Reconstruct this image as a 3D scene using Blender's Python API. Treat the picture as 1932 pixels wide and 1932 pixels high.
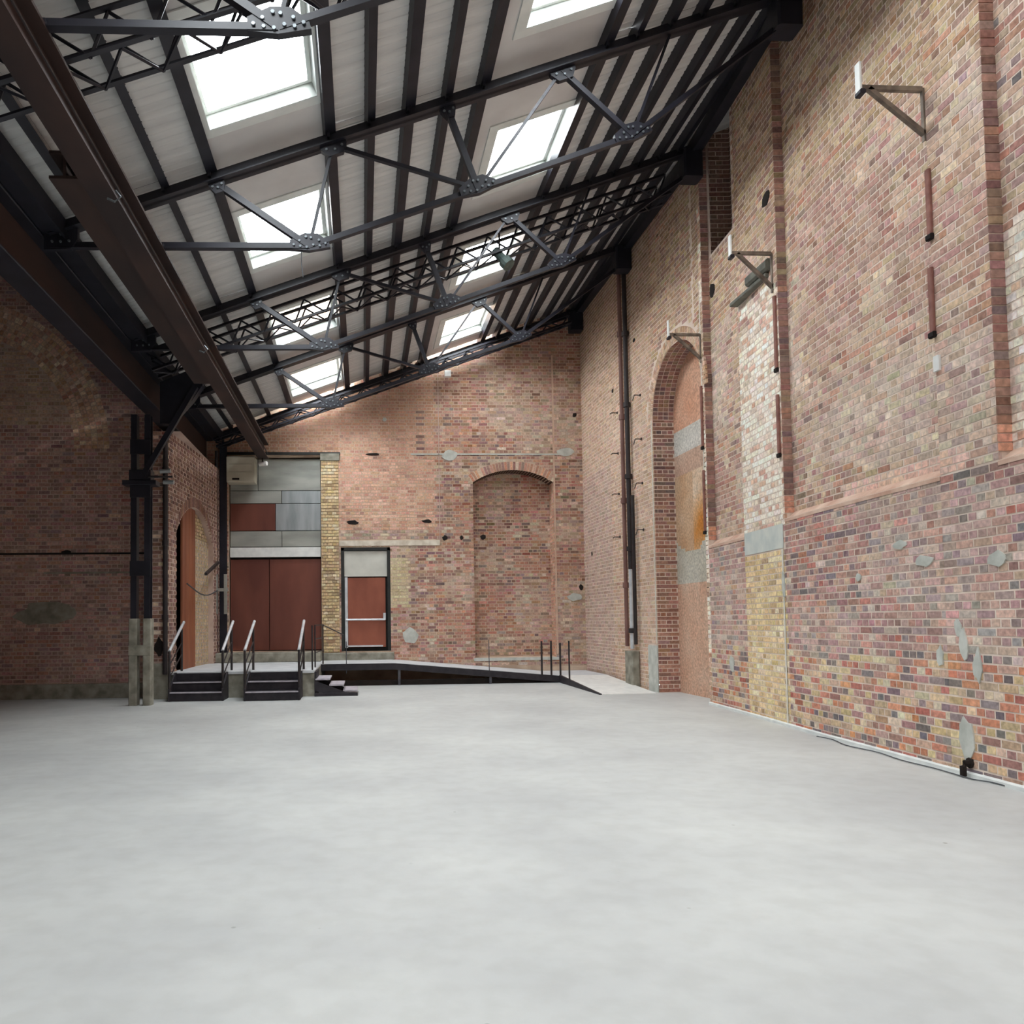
import bpy, math, random
import numpy as np
from mathutils import Vector, Matrix
PI = math.pi
random.seed(7); rng = np.random.default_rng(7)
S = bpy.context.scene
COL = S.collection
for o in list(bpy.data.objects): bpy.data.objects.remove(o)

# ------------------------------------------------------------------ camera
IMG, F, CX, CY = 1932.0, 1550.0, 779.0, 1103.0
YAW, PIT, ROLL = math.atan(95 / F), math.atan(70 / F), -0.012
cam_d = bpy.data.cameras.new('camera')
cam = bpy.data.objects.new('camera', cam_d); COL.objects.link(cam); S.camera = cam
cam_d.sensor_fit = 'HORIZONTAL'; cam_d.sensor_width = 36.0
cam_d.lens = 36.0 * F / IMG
cam_d.shift_x = (IMG / 2 - CX) / IMG
cam_d.shift_y = (CY - IMG / 2) / IMG
cam_d.clip_start = 0.05; cam_d.clip_end = 300
RM = Matrix.Rotation(-YAW, 3, 'Z') @ Matrix.Rotation(PI / 2 + PIT, 3, 'X') @ Matrix.Rotation(ROLL, 3, 'Z')
cam.matrix_world = Matrix.Translation((0, 0, 1.5)) @ RM.to_4x4()

# ------------------------------------------------------------------ world and exposure
S.view_settings.view_transform = 'Standard'
S.view_settings.look = 'None'
S.view_settings.gamma = 1.0
S.view_settings.use_curve_mapping = False
S.view_settings.exposure = 0.12
W = bpy.data.worlds.new('overcast_sky'); S.world = W; W.use_nodes = True
wn = W.node_tree.nodes; wl = W.node_tree.links; wn.clear()
wo = wn.new('ShaderNodeOutputWorld'); wb = wn.new('ShaderNodeBackground')
wb.inputs['Color'].default_value = (0.93, 0.97, 1.0, 1)      # plain overcast sky, the same in every direction
SKY = 24.0
wb.inputs['Strength'].default_value = SKY
wl.new(wb.outputs[0], wo.inputs[0])

# ------------------------------------------------------------------ layout numbers (metres)
BACK = 21.5                      # back wall
TRUSS = [6.30, 10.05, 13.80, 17.55, 21.25]
BAYS = [-8.70, -4.95, -1.20, 2.55, 6.30, 10.05, 13.80, 17.55]
def roof(x): return 6.32 + 0.36 * (x + 3.5)          # underside of the truss rafters
SLOPE = math.atan(0.36)
WY = [-9, 4, 7, 10, 12, 14.4, 22]; WX = [5.2, 5.45, 5.6, 5.74, 5.9, 6.05, 5.89]
def xr(y): return float(np.interp(y, WY, WX))         # the right wall bows a little
SHEET = 0.26                                          # roof sheets above the rafter underside
SKX = [(-1.82, -0.40), (1.90, 3.28)]                  # skylight columns
def sky_y(b): return b + 1.32, b + 3.12

# ------------------------------------------------------------------ helpers
def lin(c):
    c = c / 255.0
    return c / 12.92 if c <= 0.04045 else ((c + 0.055) / 1.055) ** 2.4
def rgb(r, g, b): return (lin(r), lin(g), lin(b), 1.0)

def h2(i, j, s):
    n = (int(i) * 374761393 + int(j) * 668265263 + int(s) * 974634) & 0x7fffffff
    n = ((n ^ (n >> 13)) * 1274126177) & 0x7fffffff
    return ((n ^ (n >> 16)) & 0xffff) / 65535.0
def vn(u, v, s=0):
    iu, iv = math.floor(u), math.floor(v); fu, fv = u - iu, v - iv
    fu = fu * fu * (3 - 2 * fu); fv = fv * fv * (3 - 2 * fv)
    a = h2(iu, iv, s) * (1 - fu) + h2(iu + 1, iv, s) * fu
    b = h2(iu, iv + 1, s) * (1 - fu) + h2(iu + 1, iv + 1, s) * fu
    return a * (1 - fv) + b * fv

def new_mat(name):
    m = bpy.data.materials.new(name); m.use_nodes = True
    nt = m.node_tree; b = nt.nodes['Principled BSDF']
    return m, nt, b
def noise_mat(name, c1, c2, scale=4.0, rough=0.6, metal=0.0, detail=6, stretch=(1, 1, 1), bump=0.0, lo=0.35, hi=0.65, spec=0.4):
    m, nt, b = new_mat(name)
    tc = nt.nodes.new('ShaderNodeTexCoord'); mp = nt.nodes.new('ShaderNodeMapping')
    mp.inputs['Scale'].default_value = stretch
    ns = nt.nodes.new('ShaderNodeTexNoise'); ns.inputs['Scale'].default_value = scale; ns.inputs['Detail'].default_value = detail
    cr = nt.nodes.new('ShaderNodeValToRGB')
    cr.color_ramp.elements[0].position = lo; cr.color_ramp.elements[0].color = c1
    cr.color_ramp.elements[1].position = hi; cr.color_ramp.elements[1].color = c2
    nt.links.new(tc.outputs['Object'], mp.inputs[0]); nt.links.new(mp.outputs[0], ns.inputs['Vector'])
    nt.links.new(ns.outputs['Fac'], cr.inputs[0]); nt.links.new(cr.outputs[0], b.inputs['Base Color'])
    b.inputs['Roughness'].default_value = rough; b.inputs['Metallic'].default_value = metal
    b.inputs['Specular IOR Level'].default_value = spec
    if bump:
        bp = nt.nodes.new('ShaderNodeBump'); bp.inputs['Strength'].default_value = bump; bp.inputs['Distance'].default_value = 0.01
        nt.links.new(ns.outputs['Fac'], bp.inputs['Height']); nt.links.new(bp.outputs[0], b.inputs['Normal'])
    return m
def brick_mat(name, mode):
    m, nt, b = new_mat(name)
    if mode == 'attr':
        a = nt.nodes.new('ShaderNodeAttribute'); a.attribute_name = 'tint'; src = a.outputs['Color']
    else:
        a = nt.nodes.new('ShaderNodeObjectInfo'); src = a.outputs['Color']
    g = nt.nodes.new('ShaderNodeNewGeometry')
    ns = nt.nodes.new('ShaderNodeTexNoise'); ns.inputs['Scale'].default_value = 22.0; ns.inputs['Detail'].default_value = 5
    nt.links.new(g.outputs['Position'], ns.inputs['Vector'])
    mr = nt.nodes.new('ShaderNodeMapRange'); mr.inputs['From Min'].default_value = 0.3; mr.inputs['From Max'].default_value = 0.7
    mr.inputs['To Min'].default_value = 0.72; mr.inputs['To Max'].default_value = 1.28
    nt.links.new(ns.outputs['Fac'], mr.inputs['Value'])
    vm = nt.nodes.new('ShaderNodeVectorMath'); vm.operation = 'SCALE'
    nt.links.new(src, vm.inputs[0]); nt.links.new(mr.outputs[0], vm.inputs['Scale'])
    nt.links.new(vm.outputs[0], b.inputs['Base Color'])
    b.inputs['Roughness'].default_value = 0.9; b.inputs['Specular IOR Level'].default_value = 0.2
    return m

M = {}
M['brick'] = brick_mat('fired_brick', 'attr')
M['brick_one'] = brick_mat('fired_brick_single', 'obj')
M['mortar'] = noise_mat('lime_mortar', rgb(216, 196, 182), rgb(236, 220, 206), 3.0, 0.95, bump=0.3, spec=0.1)
M['mortar_back'] = noise_mat('lime_mortar_dirty', rgb(182, 158, 138), rgb(214, 192, 170), 2.5, 0.95, bump=0.3, spec=0.1)
M['mortar_dark'] = noise_mat('sooty_mortar', rgb(176, 152, 140), rgb(206, 184, 170), 2.0, 0.95, spec=0.1)
M['steel'] = noise_mat('dark_painted_steel', rgb(24, 24, 32), rgb(38, 37, 46), 3.0, 0.45, bump=0.1)
M['steel_grey'] = noise_mat('worn_grey_steel', rgb(56, 56, 64), rgb(90, 88, 94), 8.0, 0.45)
M['stud_metal'] = noise_mat('pale_stud_metal', rgb(92, 98, 102), rgb(120, 126, 130), 20.0, 0.35, 0.4)  # pale tone stands for light through plate perforations; also on hooks
M['rust'] = noise_mat('rusty_brown_steel', rgb(44, 32, 31), rgb(66, 46, 40), 1.6, 0.7, stretch=(1, .4, 1), bump=0.15)
M['rust2'] = noise_mat('brown_web_paint', rgb(48, 36, 34), rgb(72, 50, 42), 1.2, 0.7, stretch=(1, .3, 1))
M['white_sheet'] = noise_mat('white_roof_sheet', rgb(204, 202, 200), rgb(222, 220, 217), 1.5, 0.5, stretch=(.5, 4, .5))
M['white_board'] = noise_mat('smooth_lining_board', rgb(206, 202, 200), rgb(224, 221, 219), 1.2, 0.6)
M['white_frame'] = noise_mat('white_painted_kerb', rgb(222, 226, 222), rgb(238, 240, 236), 3.0, 0.5)
M['reveal'] = noise_mat('grey_white_reveal', rgb(150, 154, 150), rgb(170, 174, 168), 3.0, 0.6)
M['concrete'] = noise_mat('rough_concrete', rgb(118, 114, 102), rgb(160, 156, 142), 5.0, 0.9, bump=0.4)
M['concrete_lt'] = noise_mat('pale_render', rgb(178, 180, 172), rgb(205, 206, 198), 6.0, 0.9, bump=0.2)
M['white_plate'] = noise_mat('white_enamel_plate', rgb(225, 225, 222), rgb(240, 240, 236), 6.0, 0.4)
M['red_door'] = noise_mat('red_brown_door_paint', rgb(98, 52, 42), rgb(122, 70, 56), 1.4, 0.5, stretch=(1, 1, .35))
M['red_door2'] = noise_mat('red_brown_door_leaf', rgb(132, 72, 54), rgb(160, 92, 70), 1.8, 0.5, stretch=(1, 1, .5))
M['door_frame'] = noise_mat('black_door_frame', rgb(28, 30, 28), rgb(44, 44, 42), 5, 0.6)
M['alu'] = noise_mat('brushed_aluminium', rgb(160, 166, 168), rgb(190, 195, 196), 2.0, 0.35, 0.6, stretch=(3, 1, .5))
M['zinc'] = noise_mat('dull_zinc_sheet', rgb(140, 141, 134), rgb(178, 178, 170), 1.3, 0.45, 0.3, stretch=(.6, 1, 2))
M['panel_white'] = noise_mat('off_white_board', rgb(196, 194, 184), rgb(214, 212, 202), 2.0, 0.6)
M['stainless'] = noise_mat('polished_handrail', rgb(205, 208, 212), rgb(232, 235, 238), 6, 0.3, 0.3)
M['stair'] = noise_mat('black_stair_steel', rgb(34, 30, 36), rgb(50, 45, 50), 8, 0.6)
M['nosing'] = noise_mat('grey_stair_nosing', rgb(168, 160, 168), rgb(190, 184, 190), 8, 0.6)
M['deck'] = noise_mat('pale_grey_deck', rgb(196, 198, 200), rgb(214, 216, 218), 3, 0.6)
M['pipe_dark'] = noise_mat('dark_cast_iron', rgb(36, 32, 34), rgb(54, 46, 46), 5, 0.5)
M['pipe_red'] = noise_mat('red_brown_pipe_paint', rgb(104, 72, 66), rgb(134, 98, 90), 4, 0.6, stretch=(1, 1, .3))
M['arm'] = noise_mat('bracket_angle_iron', rgb(92, 80, 72), rgb(140, 126, 112), 7, 0.6)
M['iron_rust'] = noise_mat('old_wall_iron', rgb(120, 78, 70), rgb(150, 104, 92), 7, 0.8)
M['near_black_fill'] = noise_mat('near_black_brown', rgb(26, 20, 18), rgb(38, 30, 26), 7, 0.95)  # hole shade put into colour; also used for small black parts
M['brown_panel'] = noise_mat('orange_brown_boarding', rgb(128, 74, 50), rgb(152, 92, 62), 2, 0.6, stretch=(1, 1, .3))
M['lintel_grey'] = noise_mat('weathered_lintel', rgb(88, 88, 80), rgb(120, 118, 108), 5, 0.8)
M['heater'] = noise_mat('cream_heater_case', rgb(176, 170, 150), rgb(192, 186, 168), 2, 0.5)
M['lamp_body'] = noise_mat('grey_green_lamp_case', rgb(80, 96, 92), rgb(110, 124, 120), 9, 0.4, 0.3)
M['cable'] = noise_mat('black_cable', rgb(60, 62, 66), rgb(84, 86, 90), 9, 0.6)
M['kerb'] = noise_mat('pale_edge_strip', rgb(214, 216, 214), rgb(232, 234, 230), 5, 0.8)
# floor: pale power floated concrete with soft clouding and a few small specks
m, nt, b = new_mat('pale_concrete_floor')
tc = nt.nodes.new('ShaderNodeTexCoord')
n1 = nt.nodes.new('ShaderNodeTexNoise'); n1.inputs['Scale'].default_value = 0.55; n1.inputs['Detail'].default_value = 9; n1.inputs['Roughness'].default_value = 0.6
n2 = nt.nodes.new('ShaderNodeTexNoise'); n2.inputs['Scale'].default_value = 5.5; n2.inputs['Detail'].default_value = 8
n3 = nt.nodes.new('ShaderNodeTexVoronoi'); n3.inputs['Scale'].default_value = 3.0; n3.inputs['Randomness'].default_value = 1.0
nw = nt.nodes.new('ShaderNodeTexNoise'); nw.inputs['Scale'].default_value = 0.9
for n in (n1, n2, n3, nw): nt.links.new(tc.outputs['Object'], n.inputs['Vector'])
r1 = nt.nodes.new('ShaderNodeValToRGB')
r1.color_ramp.elements[0].position = 0.34; r1.color_ramp.elements[0].color = rgb(185, 186, 185)
r1.color_ramp.elements[1].position = 0.66; r1.color_ramp.elements[1].color = rgb(204, 205, 202)
r2 = nt.nodes.new('ShaderNodeValToRGB')
r2.color_ramp.elements[0].position = 0.36; r2.color_ramp.elements[0].color = (.94, .937, .93, 1)
r2.color_ramp.elements[1].position = 0.58; r2.color_ramp.elements[1].color = (1, 1, 1, 1)
mx = nt.nodes.new('ShaderNodeMix'); mx.data_type = 'RGBA'; mx.blend_type = 'MULTIPLY'; mx.inputs[0].default_value = 1.0
nt.links.new(n1.outputs['Fac'], r1.inputs[0]); nt.links.new(n2.outputs['Fac'], r2.inputs[0])
nt.links.new(r1.outputs[0], mx.inputs[6]); nt.links.new(r2.outputs[0], mx.inputs[7])
r3 = nt.nodes.new('ShaderNodeValToRGB')
r3.color_ramp.elements[0].position = 0.028; r3.color_ramp.elements[0].color = (.55, .54, .5, 1)
r3.color_ramp.elements[1].position = 0.05; r3.color_ramp.elements[1].color = (1, 1, 1, 1)
nt.links.new(n3.outputs['Distance'], r3.inputs[0])
mask = nt.nodes.new('ShaderNodeValToRGB'); mask.color_ramp.elements[0].position = .5; mask.color_ramp.elements[1].position = .6
nt.links.new(nw.outputs['Fac'], mask.inputs[0])
mx2 = nt.nodes.new('ShaderNodeMix'); mx2.data_type = 'RGBA'; mx2.blend_type = 'MULTIPLY'
nt.links.new(mask.outputs[0], mx2.inputs[0]); nt.links.new(mx.outputs[2], mx2.inputs[6]); nt.links.new(r3.outputs[0], mx2.inputs[7])
nt.links.new(mx2.outputs[2], b.inputs['Base Color'])
mr = nt.nodes.new('ShaderNodeMapRange'); mr.inputs['To Min'].default_value = 0.42; mr.inputs['To Max'].default_value = 0.65
nt.links.new(n1.outputs['Fac'], mr.inputs['Value']); nt.links.new(mr.outputs[0], b.inputs['Roughness'])
b.inputs['Specular IOR Level'].default_value = 0.4
M['floor'] = m
# thin clear rooflight glazing
m = bpy.data.materials.new('clear_rooflight_glazing'); m.use_nodes = True; nt = m.node_tree; nt.nodes.clear()
o_ = nt.nodes.new('ShaderNodeOutputMaterial'); tr = nt.nodes.new('ShaderNodeBsdfTransparent'); gl = nt.nodes.new('ShaderNodeBsdfGlossy')
tr.inputs[0].default_value = (.96, .98, .98, 1); gl.inputs['Roughness'].default_value = 0.05
mxs = nt.nodes.new('ShaderNodeMixShader'); mxs.inputs[0].default_value = 0.05
nt.links.new(tr.outputs[0], mxs.inputs[1]); nt.links.new(gl.outputs[0], mxs.inputs[2]); nt.links.new(mxs.outputs[0], o_.inputs[0])
M['glass'] = m

class MB:
    """collects shapes and links them as one mesh object"""
    def __init__(s): s.v = []; s.f = []; s.c = []; s.tinted = False
    def poly(s, vs, fs, col=None):
        n = len(s.v); s.v += [tuple(p) for p in vs]; s.f += [tuple(n + i for i in f) for f in fs]
        s.c += [col if col is not None else (.45, .38, .32, 1)] * sum(len(f) for f in fs)
        s.tinted = s.tinted or col is not None
    def box(s, a, b, col=None):
        x0, y0, z0 = a; x1, y1, z1 = b
        s.poly([(x0, y0, z0), (x1, y0, z0), (x1, y1, z0), (x0, y1, z0), (x0, y0, z1), (x1, y0, z1), (x1, y1, z1), (x0, y1, z1)],
               [(0, 3, 2, 1), (4, 5, 6, 7), (0, 1, 5, 4), (1, 2, 6, 5), (2, 3, 7, 6), (3, 0, 4, 7)], col)
        return s
    def bbox(s, a, b, r=0.008):
        """box with chamfered upright-profile edges (octagonal section along its longest axis)"""
        a = Vector(a); b = Vector(b); d = b - a; ax = max(range(3), key=lambda i: abs(d[i]))
        o = [i for i in range(3) if i != ax]
        u0, u1, v0, v1 = a[o[0]], b[o[0]], a[o[1]], b[o[1]]
        r = min(r, abs(u1 - u0) / 3, abs(v1 - v0) / 3)
        pts = [(u0 + r, v0), (u1 - r, v0), (u1, v0 + r), (u1, v1 - r), (u1 - r, v1), (u0 + r, v1), (u0, v1 - r), (u0, v0 + r)]
        vs = []
        for e in (a[ax], b[ax]):
            for u, v in pts:
                p = [0, 0, 0]; p[ax] = e; p[o[0]] = u; p[o[1]] = v; vs.append(tuple(p))
        fs = [tuple(range(8)), tuple(range(15, 7, -1))] + [(i, 8 + i, 8 + (i + 1) % 8, (i + 1) % 8) for i in range(8)]
        s.poly(vs, fs); return s
    def extrude(s, prof, p0, p1, up=(0, 0, 1)):
        """profile polygon (x across, y along up) swept from p0 to p1"""
        p0 = Vector(p0); p1 = Vector(p1); d = (p1 - p0).normalized(); up = Vector(up)
        x = d.cross(up)
        if x.length < 1e-4: x = d.cross(Vector((1, 0, 0)))
        x.normalize(); y = x.cross(d).normalized(); n = len(prof)
        vs = [p + x * a + y * b for p in (p0, p1) for a, b in prof]
        s.poly(vs, [tuple(range(n)), tuple(range(2 * n - 1, n - 1, -1))] + [(i, n + i, n + (i + 1) % n, (i + 1) % n) for i in range(n)])
        return s
    def tube(s, pts, r, n=8):
        pts = [Vector(p) for p in pts]; rings = []
        for i, p in enumerate(pts):
            d = (pts[min(i + 1, len(pts) - 1)] - pts[max(i - 1, 0)]).normalized()
            u = Vector((0, 0, 1)) if abs(d.z) < .95 else Vector((1, 0, 0))
            x = d.cross(u).normalized(); y = x.cross(d)
            rings.append([p + x * (math.cos(2 * PI * k / n) * r) + y * (math.sin(2 * PI * k / n) * r) for k in range(n)])
        vs = [q for ring in rings for q in ring]; fs = []
        for i in range(len(pts) - 1):
            for k in range(n):
                fs.append((i * n + k, i * n + (k + 1) % n, (i + 1) * n + (k + 1) % n, (i + 1) * n + k))
        fs += [tuple(range(n - 1, -1, -1)), tuple((len(pts) - 1) * n + k for k in range(n))]
        s.poly(vs, fs); return s
    def brick(s, c, u, v, n, w, h, d, col):
        c = Vector(c); u = Vector(u) * (w / 2); v = Vector(v) * (h / 2); n = Vector(n)
        f = n * d; k = n * -0.03
        P = [c - u - v + k, c + u - v + k, c + u + v + k, c - u + v + k, c - u - v + f, c + u - v + f, c + u + v + f, c - u + v + f]
        s.poly(P, [(4, 5, 6, 7), (0, 1, 5, 4), (1, 2, 6, 5), (2, 3, 7, 6), (3, 0, 4, 7)], col)
    def build(s, name, mat, parent=None, smooth=False):
        me = bpy.data.meshes.new(name); me.from_pydata(s.v, [], s.f); me.materials.append(mat)
        if s.tinted:
            at = me.color_attributes.new('tint', 'FLOAT_COLOR', 'CORNER')
            at.data.foreach_set('color', np.array(s.c, dtype=np.float32).ravel())
        if smooth: me.shade_smooth()
        me.update()
        o = bpy.data.objects.new(name, me); COL.objects.link(o)
        if parent: o.parent = parent
        return o
def tag(o, label=None, cat=None, group=None, kind=None):
    if label: o['label'] = label
    if cat: o['category'] = cat
    if group: o['group'] = group
    if kind: o['kind'] = kind
    return o
def thing(name, label, cat, group=None):
    o = bpy.data.objects.new(name, None); COL.objects.link(o); o.empty_display_size = .1
    return tag(o, label, cat, group)
def base_at(o, p):
    """move an empty to its base without moving its parts"""
    o.location = p
    mi = Matrix.Translation(Vector(p)).inverted()
    for c in o.children: c.matrix_parent_inverse = mi
I_PROF = lambda w, h, t: [(-w/2, 0), (w/2, 0), (w/2, t), (t/2, t), (t/2, h - t), (w/2, h - t), (w/2, h), (-w/2, h), (-w/2, h - t), (-t/2, h - t), (-t/2, t), (-w/2, t)]
T_PROF = lambda w, h, t: [(-w/2, 0), (w/2, 0), (w/2, t), (t/2, t), (t/2, h), (-t/2, h), (-t/2, t), (-w/2, t)]
L_PROF = lambda w, t: [(0, 0), (w, 0), (w, t), (t, t), (t, w), (0, w)]
C_PROF = lambda w, h, t: [(0, 0), (w, 0), (w, t), (t, t), (t, h - t), (w, h - t), (w, h), (0, h)]

# ================================================================== FLOOR
fl = MB().box((-13, -9.4, -0.2), (6.6, BACK + .3, 0)).build('floor', M['floor']); tag(fl, 'pale grey smooth concrete floor of the whole hall', kind='structure')

# ================================================================== BRICKWORK
CH, ST = 0.0815, 0.24
SAT, GAIN = .92, 1.14
JT = 0.0170
def tint(c, k=1.0, j=9):
    c = tuple(v * .74 + w * .26 for v, w in zip(c, (172, 148, 134)))
    r, g, b = c; m_ = (r + g + b) / 3; r, g, b = (m_ + (v - m_) * SAT for v in (r, g, b)); k = k * GAIN; q = rng.normal(0, j); q2 = rng.normal(0, j * .35, 3)
    f = lambda v, e: min(250, max(12, v * k + q + e))
    return rgb(f(r, q2[0]), f(g, q2[1]), f(b, q2[2]))
def pick(pal):
    t = rng.random() * sum(p[3] for p in pal)
    for p in pal:
        t -= p[3]
        if t <= 0: return p[:3]
    return pal[-1][:3]
def blend(a, b, t): return tuple(a[i] * (1 - t) + b[i] * t for i in range(3))

MAUVE = [(158, 116, 112, 4), (136, 102, 102, 3), (172, 122, 110, 3), (118, 102, 104, 1.6), (182, 150, 132, 1.4), (104, 98, 102, .9), (188, 172, 156, .5), (176, 104, 90, 1)]
LOW = [(180, 150, 126, 3), (196, 172, 128, 3), (178, 108, 84, 2.0), (112, 100, 102, 1.8), (152, 110, 104, 2.4), (200, 188, 158, 1.4), (198, 124, 88, 1), (88, 86, 92, .7), (170, 92, 80, .9)]
UP = [(184, 156, 134, 4), (178, 152, 124, 3), (198, 174, 146, 2.4), (158, 124, 110, 2.6), (134, 108, 98, 1.2), (180, 130, 108, 1.8), (160, 112, 100, 1)]
TOP = [(166, 138, 104, 3), (152, 120, 92, 3), (180, 154, 116, 2), (140, 108, 94, 2), (172, 120, 92, 1)]
YEL = [(222, 198, 144, 4), (210, 182, 126, 3), (196, 168, 120, 1.6), (168, 142, 104, .8), (226, 212, 172, 1.4)]
CREAM = [(240, 230, 214, 4), (230, 216, 196, 3), (244, 238, 226, 2), (208, 166, 144, 1.2), (196, 180, 158, 1)]
FAR = [(186, 154, 128, 4), (176, 142, 116, 3), (196, 170, 144, 2), (166, 136, 116, 2), (184, 140, 110, 1.4)]
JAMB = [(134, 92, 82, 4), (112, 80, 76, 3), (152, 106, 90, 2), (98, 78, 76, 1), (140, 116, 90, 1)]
JAMBX = [(160, 108, 90, 4), (140, 96, 84, 3), (178, 126, 104, 2)]
def col_right(y, z):
    if 10.98 < y < 12.35 and z < 6.4 and (z < 5.9 or vn(y * 3, z * 3, 5) > .4):
        if z < 2.46: return tint(pick(YEL), 1.0, 7)
        if z < 2.8: return tint((214, 216, 208), 1.0, 5)
        return tint(pick(CREAM), 1.0, 7)
    if y > 16.4:
        p = pick(FAR)
        if y > 19.2 and z < 5.2: p = blend(p, (150, 128, 130), .55)
        p = blend(p, (190, 162, 138), .35)
        if z > 6: p = blend(p, (160, 128, 98), min(.6, (z - 6) * .25))
        return tint(p, 1.0 - .10 * (z > 7.6), 8)
    if y < 6.85 and z > 2.9: return tint(pick(CREAM) if z < 4.7 + vn(y * 2, z, 3) else pick(UP + MAUVE), .96, 8)
    lowlim = .75 + .5 * vn(y * .9, 0, 2)
    if z < lowlim: return tint(pick(LOW), 1.0, 9)
    if z < 2.84:
        p = pick(MAUVE)
        if vn(y * .7, z * 1.6, 8) > .66: p = blend(p, (200, 186, 174), .35)
        return tint(p, 1.0, 9)
    if z < 3.1 and 7.2 < y < 9.6: return tint((216, 178, 160), 1.0, 8)
    p = pick(UP) if z < 5.6 + 1.6 * vn(y * .5, z * .4, 4) else pick(TOP)
    g = vn(y * .8, z * .8, 9)
    if g > .62 and z < 6.5: p = blend(p, (206, 196, 184), .4)
    if g < .3: p = blend(p, (150, 106, 98), .45)
    return tint(p, 1.0, 9)

def field(mb, mapf, u0, u1, v0, v1, colf, skip=None, bond0=0, dep=.0012, alt=True, singles=None, st=ST):
    """courses of stretchers and headers (English bond) over a rectangle of a wall surface.
       mapf(u,v) -> point, unit u, unit v, outward normal"""
    k0 = int(math.floor(v0 / CH + 1e-6)); k = k0
    while k * CH < v1 - .01:
        va = max(k * CH, v0); vb = min((k + 1) * CH, v1)
        if vb - va < .02: k += 1; continue
        header = (k % 2 == 1)
        L = st / 2 if header else st
        i = int(math.floor(u0 / L - (0.25 if header else 0)))
        while True:
            ua = (i + (.25 * 2 if header else 0)) * L; ub = ua + L
            i += 1
            if ub <= u0 + .02: continue
            if ua >= u1 - .02: break
            a = max(ua, u0); b_ = min(ub, u1)
            uc, vc = (a + b_) / 2, (va + vb) / 2
            if skip and skip(uc, vc): continue
            w = b_ - a - JT * (0 if b_ >= u1 - 1e-6 or a <= u0 + 1e-6 else 1) - .002; h = vb - va - JT
            c = colf(uc, vc)
            P, U, V, N = mapf(uc, vc + rng.normal(0, .0012))
            d = dep + rng.random() * .0035
            if singles is not None and singles(uc, vc, w, h, P, U, V, N, d, c): continue
            mb.brick(P, U, V, N, w, h, d, c)
        k += 1
def sheet(mb, mapf, us, vs, skip=None, off=-0.0005):
    us = sorted(us); vs = sorted(vs)
    for i in range(len(us) - 1):
        for j in range(len(vs) - 1):
            uc, vc = (us[i] + us[i + 1]) / 2, (vs[j] + vs[j + 1]) / 2
            if us[i + 1] - us[i] < 1e-4 or vs[j + 1] - vs[j] < 1e-4: continue
            if skip and skip(uc, vc): continue
            q = []
            for a, b_ in ((us[i], vs[j]), (us[i + 1], vs[j]), (us[i + 1], vs[j + 1]), (us[i], vs[j + 1])):
                P, U, V, N = mapf(a, b_); q.append(P + N * off)
            mb.poly(q, [(0, 1, 2, 3)])
def rngs(a, b, st, *ex): 
    n = max(1, int(round((b - a) / st))); return list(np.linspace(a, b, n + 1)) + [e for e in ex if a < e < b]
BRICK_ME = {}
def brick_mesh(w, h):
    k = (round(w, 3), round(h, 3))
    if k not in BRICK_ME:
        t = MB(); t.brick((0, 0, 0), (1, 0, 0), (0, 1, 0), (0, 0, 1), k[0], k[1], .006, None)
        t.c = []
        me = bpy.data.meshes.new('brick'); me.from_pydata(t.v, [], t.f); me.materials.append(M['brick_one']); BRICK_ME[k] = me
    return BRICK_ME[k]
def single_brick(parent, w, h, P, U, V, N, d, c):
    o = bpy.data.objects.new('brick', brick_mesh(w, h)); COL.objects.link(o); o.parent = parent
    m3 = Matrix((U, V, N)).transposed().to_4x4(); m3.translation = Vector(P) + Vector(N) * (d - .006)
    o.matrix_basis = m3; o.color = c

# ---------------- right wall
def mapR(w):
    def f(y, z):
        dy = .05; s = (xr(y + dy) - xr(y - dy)) / (2 * dy)
        U = Vector((s, 1, 0)).normalized(); N = Vector((-1, s, 0)).normalized()
        return Vector((xr(y), y, z)) + N * w, U, Vector((0, 0, 1)), N
    return f
RD = -.13
Y1, Y2, Y3 = 6.84, 10.93, 13.90        # jambs that face the camera
E1, E2 = 7.62, 12.36                   # hidden far edges of the piers
AC, AR, AS = 15.25, 1.20, 5.60         # arch: centre, radius, springing
ABACK = -.44
ZT = 10.3
wr = MB()
def in_arch(y, z, g=0):
    if abs(y - AC) < AR + g and z < AS: return True
    return z >= AS and math.hypot(y - AC, z - AS) < AR + g
def recess(y, z):
    return (z > 2.86 and (y < Y1 or E1 < y < Y2)) or (z > 2.76 and E2 < y < Y3)
sheet(wr, mapR(0), rngs(-9, 21.7, .25, Y1, Y2, Y3, E1, E2, AC - AR, AC + AR), rngs(0, ZT, .25, 2.86, 2.76, AS), lambda y, z: recess(y, z) or in_arch(y, z, .1))
for a, b_, zz in ((-9, Y1, 2.86), (E1, Y2, 2.86)):
    sheet(wr, mapR(RD), rngs(a, b_, .5, 4, 7, 10, 12), rngs(zz - .1, ZT, 1))
PK = 7.86
sheet(wr, mapR(RD), rngs(E2, Y3, .5, 12.8), rngs(2.66, ZT, .5, PK), lambda y, z: z > PK and y > 12.8)
sheet(wr, mapR(-.55), rngs(12.8, Y3, .5), rngs(PK, ZT, 1))
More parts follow.
